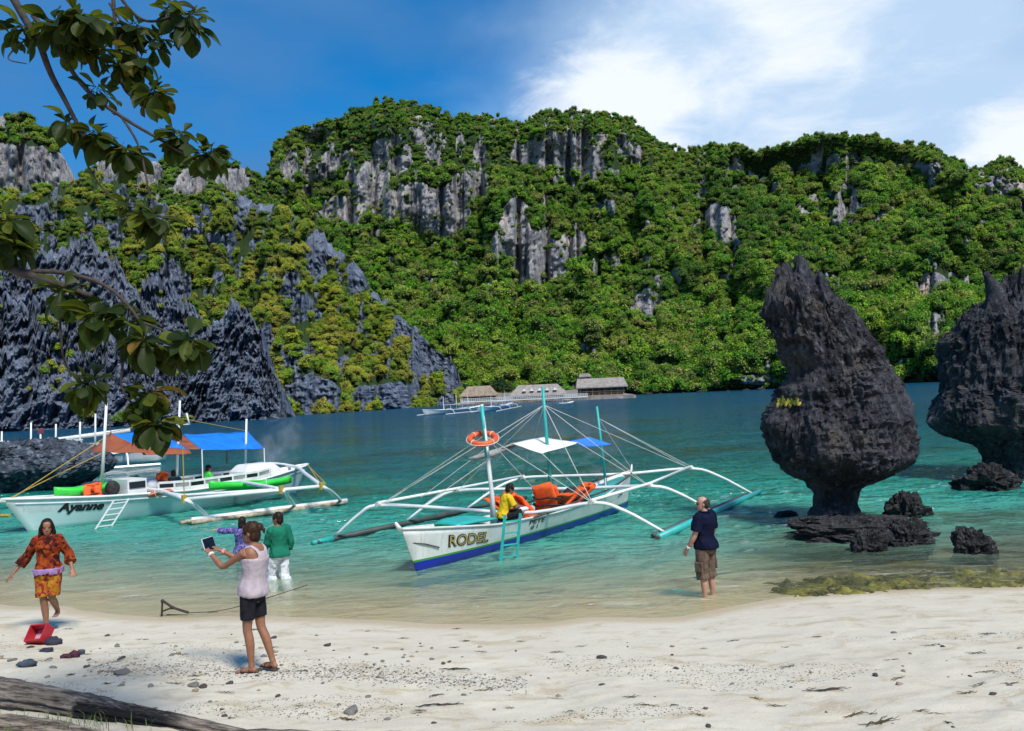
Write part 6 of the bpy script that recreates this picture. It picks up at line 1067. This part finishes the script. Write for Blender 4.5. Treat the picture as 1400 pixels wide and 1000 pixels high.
# anchor with its rope
a0 = sandpt(221, 843); a1 = sandpt(295, 838); k0 = D(222, 822, a0[1]); k1 = D(236, 831, a0[1]); anc = thing('anchor', a0, 'rusty iron anchor standing on the wet sand with its rope leading to the sea', 'anchor')
for nm, pts, r in (('fluke', [a0, k0], .016), ('shank', [k0 + V(0, 0, .01), k1, D(258, 838, a0[1] + .05)], .020), ('stock', [D(222, 836, a0[1]), k1], .014), ('arm', [D(228, 841, a0[1] + .1), D(278, 841.5, a0[1] + .1)], .012)): k = MB(); k.tube(pts, r, 7); part(nm, k, 'iron', anc)
for q in (k0, k1): k = MB(); k.ell(q, (.03, .03, .03), nu=8, nv=6); part('joint', k, 'iron', anc, True)
s0 = D(258, 838, a0[1] + .05); k = MB(); rp_ = spline([s0, G(300, 835, .03), G(345, 824, .03), G(420, 800, .02)], 24); k.tube(rp_, .008, 5); single('anchor_rope', k, 'dark_wood', s0, 'thin dark rope running from the anchor to the water', 'rope')
# stones, gravel bank, seaweed and twigs
simple('stone_grey', (.21, .20, .18), (.12, .11, .095), 9, .9, .5, .01); simple('stone_dark', (.075, .068, .058), (.04, .036, .03), 9, .9, .5, .01); simple('stone_tan', (.34, .27, .18), (.24, .18, .11), 9, .9, .5, .01); simple('weed', (.10, .075, .03), (.05, .04, .02), 12, .9, .5, .01); simple('weed_green', (.11, .115, .05), (.07, .075, .04), 12, .9, .5, .01)
STM = []
for i in range(6):
    k = MB(); k.ell((0, 0, 0), (1, 1, 1), nu=14, nv=9); v = k.v[0]; k.v[0] = v * (1 + .55 * fbm(v * 1.3 + i * 5, 3, i) + .30 * (ridged(v * 2 + i, 3, i) - .5))[:, None] * V(1, .72, .42)
    for mt in ('stone_grey', 'stone_dark', 'stone_tan'): me = k.mesh('stone', smooth=True); me.materials.append(MATS[mt]); STM.append((mt, me))
LAB = {'stone_grey': ('grey beach stone lying among the pebbles', 'grey stones on the sand'), 'stone_dark': ('small dark stone lying on the pale sand', 'dark stones on the sand'), 'stone_tan': ('tan coral stone lying on the pale sand', 'tan stones on the sand')}
def stone(px, py, r, mt, label=None, rot=0.):
    me = random.choice([q for q in STM if q[0] == mt])[1]; c_ = sandpt(px, py); o = bpy.data.objects.new('stone', me); COL.objects.link(o); o.location = (c_[0], c_[1], c_[2] + r * .16); o.scale = (r, r, r * random.uniform(.7, 1.1)); o.rotation_euler = (random.uniform(-.2, .2), random.uniform(-.2, .2), random.uniform(0, 6.28)); return tag(o, label or LAB[mt][0], 'stone', None if label else LAB[mt][1])
stone(480, 975, .085, 'stone_grey', 'round grey stone alone on the sand near the low grey log'); stone(448, 883, .06, 'stone_dark', 'angular dark stone at the shore side of the gravel bank'); stone(823, 900, .06, 'stone_dark', 'flat black stone alone on the open sand'); stone(168, 922, .10, 'stone_grey', 'flat bluish stone just behind the charred log'); stone(265, 938, .07, 'stone_grey', 'greenish stone beside a black one behind the charred log'); stone(278, 940, .05, 'stone_dark', 'black stone beside a greenish one behind the charred log')
rg = np.random.default_rng(5)
for i in range(150):
    if i < 95: px, py = rg.uniform(0, 640), rg.uniform(862, 985) if i % 2 else rg.normal(908, 16)
    else: px, py = rg.uniform(400, 1400), rg.uniform(865, 995)
    if px < 330 and py > 925 + px * .2: continue
    stone(px, np.clip(py, 858, 996), rg.uniform(.012, .045) * (1.25 if px < 400 else .8), rg.choice(['stone_grey', 'stone_dark', 'stone_tan'], p=[.4, .35, .25]))
def pebbles(name, spots, label, mats, seed):
    rg = np.random.default_rng(seed); mb = MB(); base = np.array([(1, 0, 0), (-1, 0, 0), (0, 1, 0), (0, -1, 0), (0, 0, .6), (.6, .6, .35), (-.6, .6, .3), (.6, -.6, .3), (-.6, -.6, .35)], float)
    F_ = [(0, 5, 4), (5, 2, 4), (2, 6, 4), (6, 1, 4), (1, 8, 4), (8, 3, 4), (3, 7, 4), (7, 0, 4)]
    ZS = ground(np.array([q[0] for q in spots]), np.array([q[1] for q in spots]))
    for (x, y, r), z0_ in zip(spots, ZS):
        a = rg.uniform(0, 6.28); ca, sa = math.cos(a), math.sin(a); v = base * V(r, r * rg.uniform(.5, 1), r * rg.uniform(.5, 1)); v = np.stack([v[:, 0] * ca - v[:, 1] * sa, v[:, 0] * sa + v[:, 1] * ca, v[:, 2]], 1) + V(x, y, z0_); mb.add(v, F_, int(rg.integers(0, len(mats))))
    o = link(name, mb.mesh(name), mats); return tag(o, label, 'gravel', kind='stuff')
_cache = {}
def gz_fast(x, y):
    k = (round(x * 25), round(y * 25))
    if k not in _cache: _cache[k] = gz(x, y)
    return _cache[k]
spots = []
while len(spots) < 3600:
    px = rg.uniform(120, 720); cy_ = np.interp(px, [120, 300, 500, 720], [903, 908, 908, 925]); py = rg.normal(cy_, 8.5); p_ = G(px, py, .45); spots.append((p_[0], p_[1], rg.uniform(.006, .018)))
simple('shell_white', (.55, .53, .48), (.42, .40, .36), 9, .8, 0)
pebbles('gravel_bank', spots, 'bank of broken coral and grey pebbles along the old tide line', ['stone_grey', 'stone_dark', 'shell_white', 'stone_tan', 'shell_white'], 3)
spots = []
while len(spots) < 5200:
    px = rg.uniform(-20, 1420); py = rg.uniform(855, 1000); p_ = G(px, py, .45)
    if math.sin(p_[0] * 1.7 + 2.1 * math.sin(p_[1] * 1.3)) + math.sin(p_[1] * 2.9 + p_[0] * .8) > .35: spots.append((p_[0], p_[1], rg.uniform(.003, .011)))
pebbles('beach_litter', spots, 'scattered fine pebbles and bits of seaweed over the pale sand', ['stone_grey', 'stone_dark', 'weed', 'stone_tan', 'stone_dark', 'weed'], 4)
def weed(px, py, L, mat, label, seed, nb=5, group=None, r=.006):
    rg = np.random.default_rng(seed); c_ = sandpt(px, py); mb = MB()
    for i in range(nb):
        a = rg.uniform(-.5, .5) + (math.pi if i % 2 else 0); p_ = [c_ + V(rg.uniform(-.02, .02), rg.uniform(-.02, .02), 0)]
        for q in range(5): a += rg.uniform(-.5, .5); p_.append(p_[-1] + V(math.cos(a), math.sin(a) * .6, 0) * L / 5 * rg.uniform(.6, 1.1) * .6)
        p_ = np.array(p_); p_[:, 2] = [gz_fast(q[0], q[1]) + r * .9 + rg.uniform(0, .012) for q in p_]; mb.tube(p_, np.linspace(r, r * .4, len(p_)), 5)
    return single('seaweed', mb, mat, c_, label, 'seaweed', group)
c_ = None
weed(600, 965, .42, 'iron', 'curved dark strand of seaweed on the sand near the round grey stone', 1, 4, r=.007); weed(1130, 945, .40, 'iron', 'black branching twig of seaweed on the open sand', 2, 7, r=.006); weed(1200, 990, .26, 'weed', 'brown seaweed sprig close to the near edge of the sand', 3, 5); weed(620, 917, .34, 'iron', 'dark stick at the end of the gravel bank', 4, 3, r=.010); weed(290, 838, .2, 'weed_green', 'green seaweed tuft by the anchor', 5); weed(345, 862, .25, 'weed_green', 'greenish weed strand between the anchor and the tablet woman', 6)
for i in range(70): weed(rg.uniform(0, 1400), rg.uniform(860, 990), rg.uniform(.08, .22), rg.choice(['weed', 'weed_green', 'iron', 'weed']), 'small dry scrap of seaweed on the pale sand', 20 + i, int(rg.integers(3, 8)), 'seaweed scraps on the sand', rg.uniform(.002, .0045))
# grass at the near corner
simple('grass_blade', (.10, .17, .03), (.16, .17, .05), 6, .7, 0); mb = MB(); rg = np.random.default_rng(8)
for i in range(260):
    px = abs(rg.normal(0, 75)) ; c_ = sandpt(px, rg.uniform(985, 1004) + 2); a = rg.uniform(0, 6.28); L = rg.uniform(.05, .16); d = V(math.cos(a), math.sin(a), 0); w_ = np.cross(d, V(0, 0, 1)) * .003; P_ = [c_, c_ + V(0, 0, L * .6) + d * L * .15, c_ + V(0, 0, L * .85) + d * L * .6]
    mb.add([P_[0] - w_, P_[0] + w_, P_[1] + w_ * .8, P_[1] - w_ * .8, P_[2]], [(0, 1, 2, 3), (3, 2, 4)])
tag(link('beach_grass', mb.mesh('beach_grass'), 'grass_blade'), 'sparse green grass tufts at the foot of the driftwood', 'grass', kind='stuff')

# thin exhaust smoke drifting up at the stern of the awning boat
m = bpy.data.materials.new('smoke'); m.use_nodes = True; t = m.node_tree; t.nodes.clear(); o = t.nodes.new('ShaderNodeOutputMaterial'); c = coord(t, 'Object')
n = noise(t, c, 1.3, 5, .6, .6); gr = nd(t, 'ShaderNodeTexGradient', {0: coord(t, 'Object', (.9, .9, .42))}, gradient_type='SPHERICAL').outputs[1]
pv = nd(t, 'ShaderNodeVolumePrincipled', {'Color': (.85, .88, .92, 1), 'Density': mth(t, 'MULTIPLY', mth(t, 'MULTIPLY', sstep(t, n, .42, .75), sstep(t, gr, .0, .7)), .9)}); t.links.new(pv.outputs[0], o.inputs['Volume']); MATS['smoke'] = m
c_ = D(381, 612, 33.); mb = MB(); mb.ell((0, 0, 0), (1.05, 1.0, 1.6), nu=16, nv=10); so_ = link('smoke', mb.mesh('smoke'), 'smoke'); so_.location = tuple(c_); so_.rotation_euler = (0, .35, 0); tag(so_, 'faint pale exhaust smoke rising behind the awning boat stern', 'smoke', kind='stuff')
